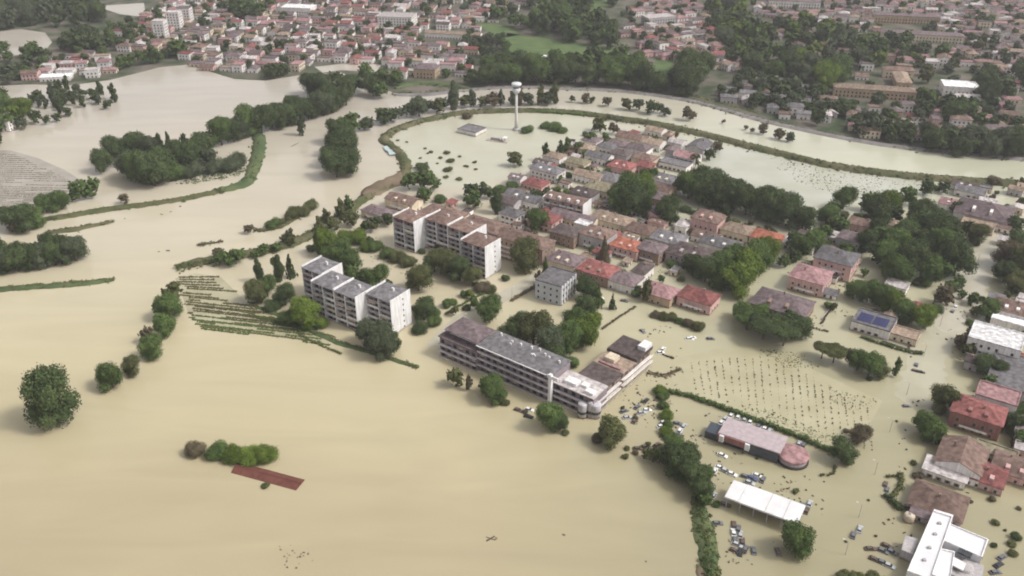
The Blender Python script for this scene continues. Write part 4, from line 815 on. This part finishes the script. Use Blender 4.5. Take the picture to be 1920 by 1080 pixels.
if rest:
    rk = sorted(ROOF); wk = sorted(WALL); m = MB()
    for q in rest:
        wl, rf, rh = roof_geo(q[3], q[4], q[5], q[6]); m.add(wl.xf(q[0],q[1],R(q[2])), wk.index(q[8])); m.add(rf.xf(q[0],q[1],R(q[2])), len(wk)+rk.index(q[7]))
        for s, t, off, z in window_spots(q[3], q[4], q[5], 3.8):
            if s in (0,1,3): f, a = SIDE[s]; x, y = f(t, off); m.add(MB().box(-.6,.6,-.06,.06,z,z+1.5).xf(x,y,a).xf(q[0],q[1],R(q[2])), len(wk)+len(rk))
    stuff(link('distant_houses', m.mesh('distant_houses', [wallm(k) for k in wk]+[roofm(k) for k in rk]+[GLASS])), 'mass of small distant town houses along the top of the view', 'houses')
print('lots', len(LOTS), 'individual houses', n_ind)

# gardens of the estate: shrubs, small trees and low walls between the houses
def infill(px, n, cols, shapes, wr, place):
    poly = [P(*p) for p in px]; xs = [p[0] for p in poly]; ys = [p[1] for p in poly]; k = 0
    for _ in range(n*20):
        if k >= n: break
        p = (rnd.uniform(min(xs),max(xs)), rnd.uniform(min(ys),max(ys))); w = rnd.uniform(*wr)
        if not inside(p, poly) or any((p[0]-q[0])**2+(p[1]-q[1])**2 < (q[2]*.8+w*.45)**2 for q in HOUSES_DONE): continue
        s_ = rnd.choice(shapes); TREES.append((p[0], p[1], w, w*HW[s_]*rnd.uniform(.8,1.1), s_, rnd.choice(cols), place)); k += 1
infill([(960,350),(1090,255),(1230,240),(1290,270),(1230,330),(1260,420),(1440,420),(1460,470),(1300,520),(1180,540),(1040,480),(960,430)],70,['dark','mid','olive','brown','mid'],('round','bush','bush'),(2.5,6),'among the estate houses')
infill([(1480,440),(1620,400),(1640,440),(1600,480),(1560,540),(1480,520)],14,['dark','mid','olive'],('round','bush'),(3,7),'among the villas')
infill([(1800,380),(1920,340),(1920,420),(1800,620),(1840,660),(1800,720)],10,['dark','olive','brown'],('bush','round'),(3,6),'by the flooded road')
def outbuildings(px, n, place, wr=(4.5,8), hr=(2.4,3.6), ang=GRID, desc=None):
    poly = [P(*p) for p in px]; xs = [p[0] for p in poly]; ys = [p[1] for p in poly]; k = 0
    for _ in range(n*30):
        if k >= n: break
        p = (rnd.uniform(min(xs),max(xs)), rnd.uniform(min(ys),max(ys))); w = rnd.uniform(*wr); dd = w*rnd.uniform(.6,.9)
        if not inside(p, poly) or any((p[0]-q[0])**2+(p[1]-q[1])**2 < (q[2]*.85+w*.55)**2 for q in HOUSES_DONE): continue
        rc = rnd.choice(('brown','mauve','tan','pale','grey','dark','red')); wc = rnd.choice(('white','cream','grey','white','pink')); big = w > 8.5
        place_house(p[0], p[1], ang+rnd.choice((0,90))+rnd.uniform(-4,4), w, dd, rnd.uniform(*hr), rnd.choice(('gable','hip','hip') if big else ('gable','flat','shed')), rc, wc, place, near=big, chim=big, desc=None if big else f'small {wc} outbuilding with {COLW[rc]} roof', name='house' if big else 'outbuilding', cat='house' if big else 'outbuilding'); k += 1
EST = [(960,350),(1090,262),(1230,246),(1290,275),(1240,330),(1260,425),(1440,425),(1460,470),(1300,520),(1180,560),(1040,480),(960,430)]
outbuildings(EST, 14, 'in the flooded estate', (9,12), (4,6)); outbuildings(EST, 30, 'in the flooded estate')
outbuildings([(1480,440),(1640,400),(1660,440),(1600,520),(1560,590),(1480,540)], 8, 'among the villas'); outbuildings([(1640,560),(1760,560),(1720,640),(1640,650)], 4, 'near the solar house'); outbuildings([(1800,350),(1920,345),(1920,470),(1820,470)], 9, 'by the flooded road', (6,12), (3,5))
outbuildings([(1840,560),(1925,560),(1925,900),(1830,900),(1800,760)], 9, 'right of the flooded road', (5,9), (3,5)); outbuildings([(700,380),(760,360),(860,385),(1000,420),(1000,470),(960,450)], 6, 'behind the rear apartment block', (5,8))
infill(EST, 45, ['dark','mid','mid','olive','brown','bright'], ('round','bush','round'), (3,7), 'among the estate houses'); infill([(1800,560),(1925,540),(1925,900),(1830,900),(1790,760)], 22, ['dark','mid','olive','brown'], ('round','bush'), (3,7), 'along the road at the right edge')
infill([(1440,400),(1640,380),(1800,420),(1800,560),(1700,640),(1560,600),(1460,540)], 34, ['dark','mid','mid','olive','bright'], ('round','bush'), (4,8), 'in the thicket by the road'); infill([(640,440),(760,420),(960,540),(880,600),(800,620),(700,560)], 20, ['mid','olive','dark','bright'], ('bush','round'), (3,6), 'by the rear apartment block')
infill([(1180,720),(1250,720),(1260,850),(1180,860),(1150,800)], 16, ['brown','olive','mid'], ('bush',), (1.2,3), 'in the yard beside the stepped wing'); infill([(1330,760),(1530,850),(1500,900),(1340,880)], 10, ['mid','olive'], ('bush',), (1.0,2.4), 'round the filling station'); infill([(1600,860),(1720,700),(1740,800),(1680,1060),(1560,1070)], 8, ['brown','olive'], ('bush',), (.8,1.6), 'along the flooded street')
def garden_wall(a, b, m, place):
    A, B = P(*a), P(*b); L = math.hypot(B[0]-A[0],B[1]-A[1]); root = empty('garden_wall', A[0], A[1], math.atan2(B[1]-A[1],B[0]-A[0]))
    part(root, 'wall', MB().box(0,L,-.12,.12,-1,.75), wallm(m)); c = MB(); c.box(-.05,L+.05,-.18,.18,.752,.86); part(root, 'coping', c, CONC); reg(root, 'garden wall', f'low {m} garden wall', place)
for a, b in (((1085,513),(1140,528)),((1095,518),(1070,540)),((1150,545),(1190,556)),((1240,486),(1290,500)),((1205,488),(1160,480)),((1060,455),(1100,462)),((1120,462),(1150,446)),((1230,500),(1200,520)),((1290,440),(1310,424)),((1400,452),(1430,466)),((1030,436),(1060,446)),((1180,420),(1230,398)),((1100,380),(1130,362))): garden_wall(a, b, 'white', 'among the estate houses')
for a, b in (((1480,610),(1520,622)),((1540,600),(1560,575)),((1620,575),(1680,590)),((1725,790),(1790,800)),((1655,640),(1720,662)),((1800,640),(1840,655)),((1735,825),(1770,838))): garden_wall(a, b, 'cream', 'on the right side')

# ------------------------------------------------------------------ trees into the scene: the 300 that show largest as things, the rest as one far mass
TREES = [t for t in TREES if -120 < Q(t[0],t[1],0)[0] < 2040]
TREES.sort(key=lambda t: -(t[2]*t[3])*ppm(Q(t[0],t[1],0)[1])**2)
ADJ = {'dark':'dark green','mid':'green','bright':'bright green','olive':'olive green','brown':'brownish','grey':'greyish'}
NOUN = {'round':'round tree','tall':'slender tree','cone':'conical tree','umbrella':'umbrella pine','bush':'low bush'}
CAT = {'round':'tree','tall':'tree','cone':'tree','umbrella':'tree','bush':'bush'}
NAME = {'round':'broadleaf_tree','tall':'upright_tree','cone':'conifer_tree','umbrella':'pine_tree','bush':'bush'}
nt_, nb_ = 0, 0; far = []
for t in TREES:
    X, Y, w, h, s, c, place = t
    if s == 'bush': nb_ += 1; ok = nb_ <= 300
    else: nt_ += 1; ok = nt_ <= 300
    if not ok: far.append(t); continue
    root = empty(NAME[s], X, Y, rnd.uniform(0, 6.28)); sc = (w, w*rnd.uniform(.88,1.12), h); v = rnd.randrange(NV[s])
    tr = link('stem' if s == 'bush' else 'trunk', TRUNK[s], root); tr.scale = sc
    big = w*ppm(Q(X,Y,0)[1]) > 22
    cr = link('crown', CROWN[s, v, 'fine' if big else 'plain'], root); cr.scale = sc; cr.location.z = -.04*h
    cr.material_slots[0].link = 'OBJECT'; cr.material_slots[0].material = folm(c)
    reg(root, CAT[s], f"{ADJ[c]} {NOUN[s]}", place)
if far:
    V = []; F = []; MI = []; base = 0; ck = sorted(FOL)
    for X, Y, w, h, s, c, place in far:
        m = FARC[s, rnd.randrange(NV[s])]; a = rnd.uniform(0,6.28); ca, sa = math.cos(a), math.sin(a)
        p = np.array(m.v); V.append(np.stack([X+w*(p[:,0]*ca-p[:,1]*sa), Y+w*(p[:,0]*sa+p[:,1]*ca), .2+h*p[:,2]],1)); F += [tuple(base+i for i in f) for f in m.f]; MI += [ck.index(c)]*len(m.f); base += len(p)
    m = MB(); m.v = np.concatenate(V).tolist(); m.f = F; m.m = MI
    stuff(link('distant_foliage', m.mesh('distant_foliage', [folm(k) for k in ck])), 'mass of small distant trees among the far houses', 'trees')
print('trees', nt_, 'bushes', nb_, 'far', len(far))

# ------------------------------------------------------------------ rank grass and reeds on the banks
SCRUB = {}
def scrub(px, w, n, cols, h=.7, z=.5, r=.9):
    c = line_px(px, 1.0)
    for _ in range(n):
        k = rnd.randrange(len(c)-1); p, q = c[k], c[k+1]; dx, dy = q[0]-p[0], q[1]-p[1]; L = math.hypot(dx,dy) or 1; o = rnd.gauss(0,.24)*w
        e = rnd.uniform(.5,1.3); SCRUB.setdefault(rnd.choice(cols), []).append((p[0]-dy/L*o, p[1]+dx/L*o, z*max(.1,1-abs(o)/w*1.8), r*e, h*e))
def marsh(px, n, cols, h=.3, r=1.2):
    poly = [P(*p) for p in px]; xs = [p[0] for p in poly]; ys = [p[1] for p in poly]; cx = sum(xs)/len(xs); cy = sum(ys)/len(ys)
    for _ in range(n*4):
        p = (rnd.uniform(min(xs),max(xs)), rnd.uniform(min(ys),max(ys))); f = rnd.uniform(.8,1.12)
        if inside((cx+(p[0]-cx)*f, cy+(p[1]-cy)*f), poly): e = rnd.uniform(.4,1.4); SCRUB.setdefault(rnd.choice(cols), []).append((p[0],p[1],.02,r*e,h*e))
OB = ['olive','brown','olive','mid']
scrub([(60,418),(140,404),(200,394),(320,378),(420,358)],7,260,OB,.6,1.6); scrub([(405,361),(462,342),(476,318),(487,262),(478,246)],9,300,['mid','grey','olive'],.7,1.8); scrub([(85,437),(165,425),(214,416)],7,120,['brown','olive'],.5,.7)
scrub([(-60,548),(40,540),(214,526)],6,200,['mid','olive','brown'],.6,.8); scrub([(330,504),(430,484),(560,452),(650,398)],10,330,['brown','olive','mid','olive'],.8,2.0); scrub([(650,398),(690,368),(735,345),(758,325),(760,305),(745,285),(724,268)],10,300,OB,.6,2.2)
scrub([(722,258),(745,243),(800,226),(870,213),(960,209),(1060,211),(1150,222)],10,620,['mid','olive','brown','grey'],.8,2.2); scrub([(1140,222),(1260,240),(1400,274),(1550,310),(1720,333),(1935,348)],14,900,['brown','olive','grey','brown','olive'],.8,2.3)
scrub([(1308,935),(1318,985),(1328,1040),(1338,1100)],6,420,['mid','olive','dark'],.8,1.0,.7); scrub([(470,572),(520,590),(600,628),(700,662),(785,690)],3,330,['olive','mid','brown'],.5,.4,.6); scrub([(735,178),(870,170),(960,164),(1170,172),(1300,191),(1420,224),(1700,278),(1930,300)],12,420,['olive','grey','mid'],.8,.8)
scrub([(478,432),(510,430),(560,408)],5,120,['brown','olive'],.6,.5); scrub([(372,460),(418,452)],4,50,['brown'],.5,.4); scrub([(1215,700),(1245,705),(1275,690)],5,70,['brown'],.4,.3,.6); scrub([(1290,178),(1420,212)],6,110,['grey','olive'],.7,.7); scrub([(880,168),(780,158),(742,168)],10,120,['mid','olive'],.6,1.8)
marsh([(1440,290),(1560,318),(1720,338),(1765,350),(1700,372),(1580,368),(1510,342)],420,['grey','olive','grey'],.10,.55); marsh([(1550,722),(1600,740),(1655,748),(1600,770),(1560,752)],60,['olive','brown'],.12,.4)
marsh([(1420,655),(1500,662),(1540,690),(1480,690)],110,['olive'],.1,.4); marsh([(1360,762),(1440,770),(1560,818),(1540,836),(1440,798)],260,['olive','mid'],.12,.4); marsh([(330,328),(390,312),(450,310),(455,325),(400,338),(340,345)],260,['grey','mid'],.3,.9)
marsh([(690,430),(740,470),(800,500),(760,520),(700,480)],60,['mid'],.1,.5)
for k, lob in SCRUB.items(): stuff(link('bank_grass', leaf_cloud(len(lob), lob, 12*len(lob), .24, core=.55, cn=(3,4)).mesh('bank_grass', folm(k))), f'rank {ADJ[k]} grass and reeds along banks', 'grass')

# ------------------------------------------------------------------ hedges
def hedge(px, w, h, c, desc, place, dens=26, name='hedge'):
    pts = line_px(px, 1.0); rg = np.random.default_rng(len(THINGS)); n = len(pts); cx, cy = pts[n//2]; root = empty(name, cx, cy); rel = [(p[0]-cx, p[1]-cy) for p in pts]
    core = MB(); lob = []
    for i in range(0, n, 1):
        p = rel[i]; s = rg.uniform(.8,1.15); lob.append((p[0]+rg.normal()*.12*w, p[1]+rg.normal()*.12*w, h*.45*s, w*.5*s, h*.52*s))
    leaf_cloud(len(THINGS), lob, dens*n, .20+.03*w, core=.8, cn=(3,5)).mesh
    o = part(root, 'foliage', leaf_cloud(len(THINGS), lob, dens*n, .16+.03*w, core=.8, cn=(4,5)), folm(c))
    return reg(root, 'hedge', desc, place)
hedge([(1252,736),(1300,748),(1380,776),(1460,806),(1555,846)],2.6,2.2,'mid','long straight clipped hedge','between the vineyard and filling station')
hedge([(1290,742),(1360,766),(1420,788),(1500,820)],1.2,1.2,'olive','thin scraggly hedge','along the lower vineyard edge')
hedge([(1690,892),(1686,915),(1672,932)],2.4,1.8,'olive','curved overgrown hedge','in the yard left of the brown roof'); hedge([(1662,932),(1680,950),(1705,958)],3.0,2.2,'dark','short dark hedge','left of the storage tank'); hedge([(1664,896),(1690,892)],1.4,1.2,'olive','stub of hedge','in the yard left of the brown roof')
hedge([(1615,634),(1650,645),(1700,660),(1728,664)],2.0,1.6,'dark','dark hedge','in front of the solar house'); hedge([(1700,658),(1712,640)],1.4,1.2,'brown','brown hedge','at the side of the solar house')
hedge([(560,628),(610,652),(640,664)],1.2,.9,'olive','low mossy hedge','below the front apartment block') ; hedge([(690,452),(730,470),(780,492)],2.4,2.0,'olive','garden hedge','below the rear apartment block')
hedge([(1130,617),(1160,596),(1190,577)],1.2,1.0,'brown','thin brown hedge','right of the leafy trees'); hedge([(905,552),(870,570),(835,590)],1.6,1.2,'mid','green hedge','beside the street between the blocks')
hedge([(960,565),(1000,540),(1025,520)],2.0,1.6,'brown','brown hedge','beside the blue-grey office block'); hedge([(1272,394),(1340,412),(1400,428),(1450,444)],2.2,1.6,'dark','dark hedge','along the foot of the long grove')
hedge([(1540,607),(1556,582)],1.0,.9,'brown','thin hedge','in the yard of the pink villas'); hedge([(1520,615),(1552,622)],1.2,.9,'brown','brown hedge stub','in the yard of the pink villas')
hedge([(960,209),(1020,211),(1100,217)],4.0,2.4,'mid','bushy green hedge','on the levee behind the tower'); hedge([(1540,892),(1558,890),(1566,876)],1.2,1.0,'olive','tuft of hedge','in the road below the round tree'); hedge([(1245,666),(1262,672)],1.4,.8,'brown','short brown hedge','in the flooded lot below the red villa')
hedge([(1225,700),(1250,703),(1275,694)],1.0,.6,'brown','straggling brown hedge','at the tip of the vineyard')

# ------------------------------------------------------------------ crops standing in the water
def crop_row(a, b, w, h, c, gaps, desc, place, seed, tuft=1.0, name='crop_row'):
    A, B = P(*a), P(*b); L = math.hypot(B[0]-A[0], B[1]-A[1]); r = random.Random(seed); root = empty(name, *A); lob = []
    n = int(L/.7); on = True
    for i in range(n):
        if r.random() < .05: on = r.random() > gaps
        if not on: continue
        t = (i+r.random())/n; s = r.uniform(.6,1.1); lob.append(((B[0]-A[0])*t+r.uniform(-.12,.12)*w, (B[1]-A[1])*t+r.uniform(-.12,.12)*w, h*.3*s, w*.55*s, h*.55*s))
    if not lob: lob = [(0,0,.2,w*.5,h*.5)]
    part(root, 'foliage', leaf_cloud(seed, lob, 8*len(lob), .22*tuft, core=.9, cn=(3,5)), folm(c)); return reg(root, 'crop row', desc, place)
# olive rows in front of the apartment block
RA = []
for k in range(24):
    t = k/23; RA.append(((330+38*t+rnd.uniform(-6,16), 520+96*t), (400+235*t**1.2+rnd.uniform(-20,14), 519+128*t)))
for k in range(9):
    t = k/8; RA.append(((440+90*t, 584+18*t+rnd.uniform(-5,5)), (560+70*t, 606+30*t+rnd.uniform(-5,5))))
for i, (a, b) in enumerate(RA): crop_row(a, b, 1.5, .55, ('brown','olive','brown','olive')[i % 4] if b[0] < 560 else ('olive','mid')[i % 2], .22, 'ragged crop row awash', 'in front of the front apartment block', 400+i)
# pale stubble rows at the left edge
for i in range(30):
    t = i/29; a = (-40+18*t, 288+110*t); b = (30+125*min(1,t*1.9)-70*max(0,t-.55), 290+62*min(1,t*1.8)+48*max(0,t-.5))
    crop_row(a, b, .7, .25, 'brown', .12, 'thin stubble row in flooded field', 'at the left edge', 500+i, .7)
# vineyard of bare stakes
STAKE = mat('stake_wood', (.22,.18,.125), var=.3)
va, vb, vc, vd = P(1290,672), P(1470,650), P(1640,765), P(1545,832); ve = P(1285,735)
for i in range(24):
    t = i/23; s0 = (va[0]+(vb[0]-va[0])*min(1,t*1.6), va[1]+(vb[1]-va[1])*min(1,t*1.6))
    x = 1300+t*330; ytop = 676-.10*(x-1300) if x < 1450 else 661+(x-1450)*.56; ybot = 742+(x-1300)*.345
    ytop, ybot = ytop+4, ybot-8
    A, B = P(x-4, ytop), P(x+6, ybot); L = math.hypot(B[0]-A[0],B[1]-A[1]); root = empty('vine_row', *A); m = MB(); k = max(3,int(L/2.6)); r = random.Random(i); lob = []
    for j in range(k):
        u = (j+r.uniform(-.2,.2))/k; px, py = (B[0]-A[0])*u, (B[1]-A[1])*u
        if r.random() < .8: m.tube((px,py,-.5),(px+r.uniform(-.1,.1),py,r.uniform(.5,1.1)),.05,.045,5)
        
    for j in range(int(L/.8)):
        u = (j+r.random())*.8/L
        if r.random() < .34: lob.append(((B[0]-A[0])*u+r.gauss(0,.12),(B[1]-A[1])*u,.12,r.uniform(.12,.34),r.uniform(.12,.34)))
    part(root, 'stakes', m, STAKE)['kind'] = 'stuff'
    if lob: part(root, 'vine_leaves', leaf_cloud(i, lob, 10*len(lob), .16, cn=(3,5)), folm('brown'))
    reg(root, 'vine row', 'row of stakes in the flooded vineyard', 'above the long hedge')

# ------------------------------------------------------------------ cars, mostly awash
def car_meshes():
    b = MB(); prof = [(-2.1,.35),(-2.12,.75),(-1.95,.95),(-1.1,1.0),(1.0,.95),(1.9,.82),(2.1,.62),(2.1,.35)]; n = len(prof)
    def ext(m, prof, hw, hw2=None, z_mid=.8):
        k = len(prof); bs = len(m.v)
        for s in (-1,1):
            for x, z in prof: m.v.append((x, s*(hw if z < z_mid or hw2 is None else hw2), z))
        m.f += [(bs+i, bs+(i+1)%k, bs+k+(i+1)%k, bs+k+i) for i in range(k)]+[tuple(bs+i for i in reversed(range(k))), tuple(bs+k+i for i in range(k))]; m.m += [0]*(k+2)
    ext(b, prof, .86, .82)
    g = MB(); ext(g, [(-1.75,.96),(-1.35,1.40),(.25,1.42),(.95,.96)], .76, .62, 1.2)
    rf = MB(); ext(rf, [(-1.30,1.425),(-1.25,1.47),(.15,1.49),(.24,1.435)], .60)
    w = MB()
    for i in range(10):
        a = 2*math.pi*i/10
        for y in (-.1,.1): w.v.append((.31*math.cos(a), y, .31*math.sin(a)))
    w.f = [(2*i, 2*((i+1)%10), 2*((i+1)%10)+1, 2*i+1) for i in range(10)]+[tuple(2*i for i in range(10)), tuple(2*i+1 for i in reversed(range(10)))]; w.m = [0]*12
    return b, g, rf, w
cb, cg, cr_, cw = car_meshes(); CPAINT = {'white': (.75,.74,.72), 'silver': (.42,.43,.44), 'grey': (.14,.14,.15), 'black': (.03,.03,.035), 'red': (.35,.04,.04), 'blue': (.06,.09,.20), 'brown': (.12,.08,.06)}
CM = {k: mat('car_paint_'+k, v, var=.05, rough=.3, spec=.5) for k, v in CPAINT.items()}
CBODY = cb.mesh('body', CM['white'], False); CGL = cg.mesh('glasshouse', GLASS); CRF = cr_.mesh('car_roof', CM['white']); CWH = cw.mesh('wheel', mat('tyre_rubber', (.02,.02,.02)))
def car(x, y, ang, colr, place, sink=-.35, desc=None):
    X, Y = P(x, y); root = empty('car', X, Y, R(ang), sink)
    for nm, me in (('body',CBODY),('car_roof',CRF)):
        o = link(nm, me, root); o.material_slots[0].link = 'OBJECT'; o.material_slots[0].material = CM[colr]
    link('glasshouse', CGL, root)
    for wx in (-1.3,1.3):
        for wy in (-.78,.78): o = link('wheel', CWH, root); o.location = (wx, wy, .31)
    reg(root, 'car', desc or f'{colr} car awash', place, 'cars stranded in the floodwater')
pl = 'parked by the filling station'
for i,(x,y,a,c) in enumerate(((1347,800,55,'silver'),(1353,793,55,'white'),(1360,786,55,'silver'),(1372,795,-31,'grey'),(1358,808,-31,'white'),(1371,780,60,'white'),(1384,783,60,'white'),(1396,788,60,'silver'),(1407,792,60,'white'),(1350,806,-31,'black'),(1435,806,-31,'white'),(1443,809,60,'silver'),(1422,800,60,'grey'),(1366,800,-31,'grey'),(1380,790,60,'grey'),(1498,833,60,'silver'),(1506,836,60,'grey'),(1354,855,-31,'white'))): car(x,y,a,c,pl,-.3)
pl = 'behind the white canopy'
for x,y,a,c in ((1350,878,-31,'white'),(1360,884,-31,'silver'),(1372,890,-31,'white'),(1398,895,-31,'grey'),(1410,898,-31,'blue'),(1420,893,-31,'white'),(1405,906,-31,'silver'),(1340,884,60,'white'),(1430,900,60,'grey'),(1334,915,60,'white'),(1338,930,60,'silver')): car(x,y,a,c,pl,-.35)
pl = 'in the jam below the white canopy'
for x,y,a,c in ((1376,985,80,'brown'),(1384,992,70,'grey'),(1375,999,85,'white'),(1388,1003,75,'silver'),(1378,1012,80,'grey'),(1392,1016,78,'brown'),(1382,1022,-30,'silver'),(1378,1034,-35,'brown'),(1388,1036,70,'black'),(1398,1030,60,'grey'),(1413,1033,85,'grey'),(1345,982,0,'grey'),(1458,1035,90,'brown'),(1360,947,-25,'brown'),(1505,950,60,'grey'),(1512,958,60,'brown'),(1518,945,60,'silver')): car(x,y,a,c,pl,-.45)
pl = 'in the yard beside the stepped wing'
for x,y,a,c in ((1195,764,50,'grey'),(1211,752,55,'black'),(1203,775,10,'silver'),(1213,770,0,'white'),(1170,772,30,'grey'),(1176,784,10,'silver'),(1190,790,60,'brown'),(1245,793,20,'white'),(1270,795,-10,'grey'),(1275,808,60,'white'),(1270,815,-10,'grey'),(1282,800,60,'silver'),(1240,800,20,'white'),(1210,838,20,'brown'),(1222,845,-20,'grey'),(1232,835,40,'brown'),(1196,842,0,'brown')): car(x,y,a,c,pl,-.4)
pl = 'in the lot below the red villa'
for x,y,a,c in ((1190,648,-30,'black'),(1238,662,0,'white'),(1293,636,0,'white'),(1298,634,20,'white'),(1332,636,0,'grey'),(1205,622,-60,'grey'),(1243,655,60,'white'),(1176,636,0,'grey')): car(x,y,a,c,pl,-.5)
pl = 'near the white modern building'
for x,y,a,c in ((1663,1025,-35,'brown'),(1655,1034,-35,'grey'),(1672,1036,-35,'grey'),(1632,1030,0,'brown'),(1612,993,60,'silver'),(1878,1046,30,'grey'),(1872,1060,30,'black'),(1866,1074,10,'grey'),(1640,1050,-35,'brown'),(1655,1056,-35,'grey'),(1667,1062,-35,'silver'),(1600,1004,60,'grey')): car(x,y,a,c,pl,-.4)
pl = 'on the flooded road'
for x,y,a,c in ((1717,696,-30,'brown'),(1726,698,-20,'black'),(1718,684,60,'grey'),(1786,584,55,'grey'),(1700,762,0,'grey'),(1792,575,55,'white'),(1660,908,60,'brown'),(1663,918,60,'grey')): car(x,y,a,c,pl,-.75)
pl = 'in front of the long terraced building'
for x,y,a,c in ((992,769,-20,'white'),(972,770,-30,'brown'),(991,782,-20,'black')): car(x,y,a,c,pl,-.35)
pl = 'beside the white walled estate street'
for x,y,a,c in ((1130,520,-30,'brown'),(1150,535,-30,'grey'),(1165,545,-30,'black'),(1170,565,-20,'grey'),(1125,560,0,'white'),(948,522,-30,'black')): car(x,y,a,c,pl,-.4)
# floating debris in the open water
DEB = mat('floating_debris', (.09,.07,.05), var=.3)
def debris(x, y, s, desc, place):
    X, Y = P(x, y); root = empty('driftwood', X, Y); r = random.Random(int(x*3+y)); m = MB()
    for i in range(5): a = r.uniform(0,3.14); L = s*r.uniform(.4,1); m.tube((-math.cos(a)*L,-math.sin(a)*L,.05),(math.cos(a)*L,math.sin(a)*L,.12),.18*s/1.5,.1*s/1.5,5)
    part(root, 'branches', m, DEB); reg(root, 'driftwood', desc, place)
for x, y, s in ((920,1010,1.8),(930,1010,.7),(1057,1003,.7),(1211,1053,.5)): debris(x, y, s, 'drifting snag of dark branches', 'in the open water')
rr = random.Random(5)
for i in range(22): debris(545+rr.gauss(0,16), 1042+rr.gauss(0,10), rr.uniform(.25,.6), 'small floating twig', 'near the bottom edge')
for x, y, s in ((303,402,1.2),(320,397,.8),(338,387,1.3),(315,470,1.5),(298,472,1.0),(234,410,.7)): debris(x, y, s, 'drifting snag of dark branches', 'in the river below the levee')

# flotsam among the houses: planks, bins, bits of fence, too many and too small to count
fm = MB(); rf_ = random.Random(77)
def flot(px, n):
    poly = [P(*p) for p in px]; xs = [p[0] for p in poly]; ys = [p[1] for p in poly]; cl = [(rf_.uniform(min(xs),max(xs)), rf_.uniform(min(ys),max(ys))) for _ in range(max(3,n//9))]
    for _ in range(n):
        c = rf_.choice(cl); p = (c[0]+rf_.gauss(0,3.5), c[1]+rf_.gauss(0,3.5))
        if not inside(p, poly) or any((p[0]-q[0])**2+(p[1]-q[1])**2 < (q[2]*.7)**2 for q in HOUSES_DONE): continue
        L = rf_.uniform(.25,1.3); W = rf_.uniform(.15,.6); fm.add(MB().box(-L/2,L/2,-W/2,W/2,-.1,rf_.uniform(.08,.5)).xf(p[0],p[1],rf_.uniform(0,3.1)), rf_.choice((0,0,0,1,2)))
flot(EST, 520); flot([(1150,700),(1290,720),(1340,880),(1200,870)], 160); flot([(1320,760),(1560,860),(1540,1060),(1330,1060)], 200); flot([(1700,560),(1925,540),(1925,1075),(1640,1075),(1690,800)], 300); flot([(1140,590),(1290,620),(1270,690),(1130,680)], 60); flot([(640,430),(1000,480),(900,620),(780,640)], 110); flot([(1460,440),(1660,420),(1640,620),(1480,640)], 140)
stuff(link('debris', fm.mesh('debris', [DEB, wallm('white'), wallm('tan')])), 'scattered planks and flotsam floating between the houses', 'debris')
def lamp(x, y, a, place):
    X, Y = P(x, y); root = empty('street_lamp', X, Y, R(a)); part(root, 'pole', MB().tube((0,0,-1),(0,0,6.2),.11,.08,6).tube((0,0,6.1),(1.4,0,6.5),.07,.05,5), CONC); part(root, 'lamp_head', MB().box(1.2,2.0,-.18,.18,6.42,6.6), FRAME); reg(root, 'street lamp', 'grey street lamp', place)
for x, y in ((1868,440),(1832,496),(1796,552),(1762,612),(1732,668),(1700,740),(1668,810),(1640,890),(1610,970),(1585,1040)): lamp(x, y, 150, 'along the flooded road')
for x, y in ((1000,535),(960,560),(915,588),(870,612),(830,640)): lamp(x, y, 50, 'on the street between the blocks')

# ------------------------------------------------------------------ haze
mb = MB().box(-3200,3200,-3200,3200,-3,CAM_H+15); hz = link('haze', mb.mesh('haze', []))
hm = bpy.data.materials.new('haze'); hm.use_nodes = True; n = hm.node_tree.nodes; l = hm.node_tree.links
for x in list(n):
    if x.type == 'BSDF_PRINCIPLED': n.remove(x)
pv = n.new('ShaderNodeVolumePrincipled'); pv.inputs['Color'].default_value = (.93,.90,.95,1); pv.inputs['Density'].default_value = .00012; pv.inputs['Anisotropy'].default_value = .2
l.new(pv.outputs[0], n['Material Output'].inputs['Volume']); hz.data.materials.append(hm); hz['kind'] = 'stuff'; hz['label'] = 'thin damp haze over the whole flooded town'

# ------------------------------------------------------------------ labels
ONES = ['','first','second','third','fourth','fifth','sixth','seventh','eighth','ninth','tenth','eleventh','twelfth','thirteenth','fourteenth','fifteenth','sixteenth','seventeenth','eighteenth','nineteenth']
TENS = {20:('twentieth','twenty'),30:('thirtieth','thirty'),40:('fortieth','forty'),50:('fiftieth','fifty'),60:('sixtieth','sixty'),70:('seventieth','seventy')}
def nth(i):
    if i < 20: return ONES[i]
    t = i//10*10; return TENS[t][0] if i == t else TENS[t][1]+'-'+ONES[i-t]
classes = {}
for o, desc, place in THINGS: classes.setdefault((desc, place), []).append(o)
for (desc, place), os_ in classes.items():
    os_.sort(key=lambda o: Q(o.location.x, o.location.y, 0)[0]); n = len(os_)
    for i, o in enumerate(os_):
        o['label'] = f"{desc} {place}" if n == 1 else f"{desc} {place}, {nth(i+1)} from the left"
        if 'group' not in o.keys() and n > 1: o['group'] = f"{desc}s {place}"

# long labels, if any
long_ = [o['label'] for o, _, _ in THINGS if len(o['label'].replace('-',' ').split()) > 16]
print('LONG', len(long_), long_[:6])
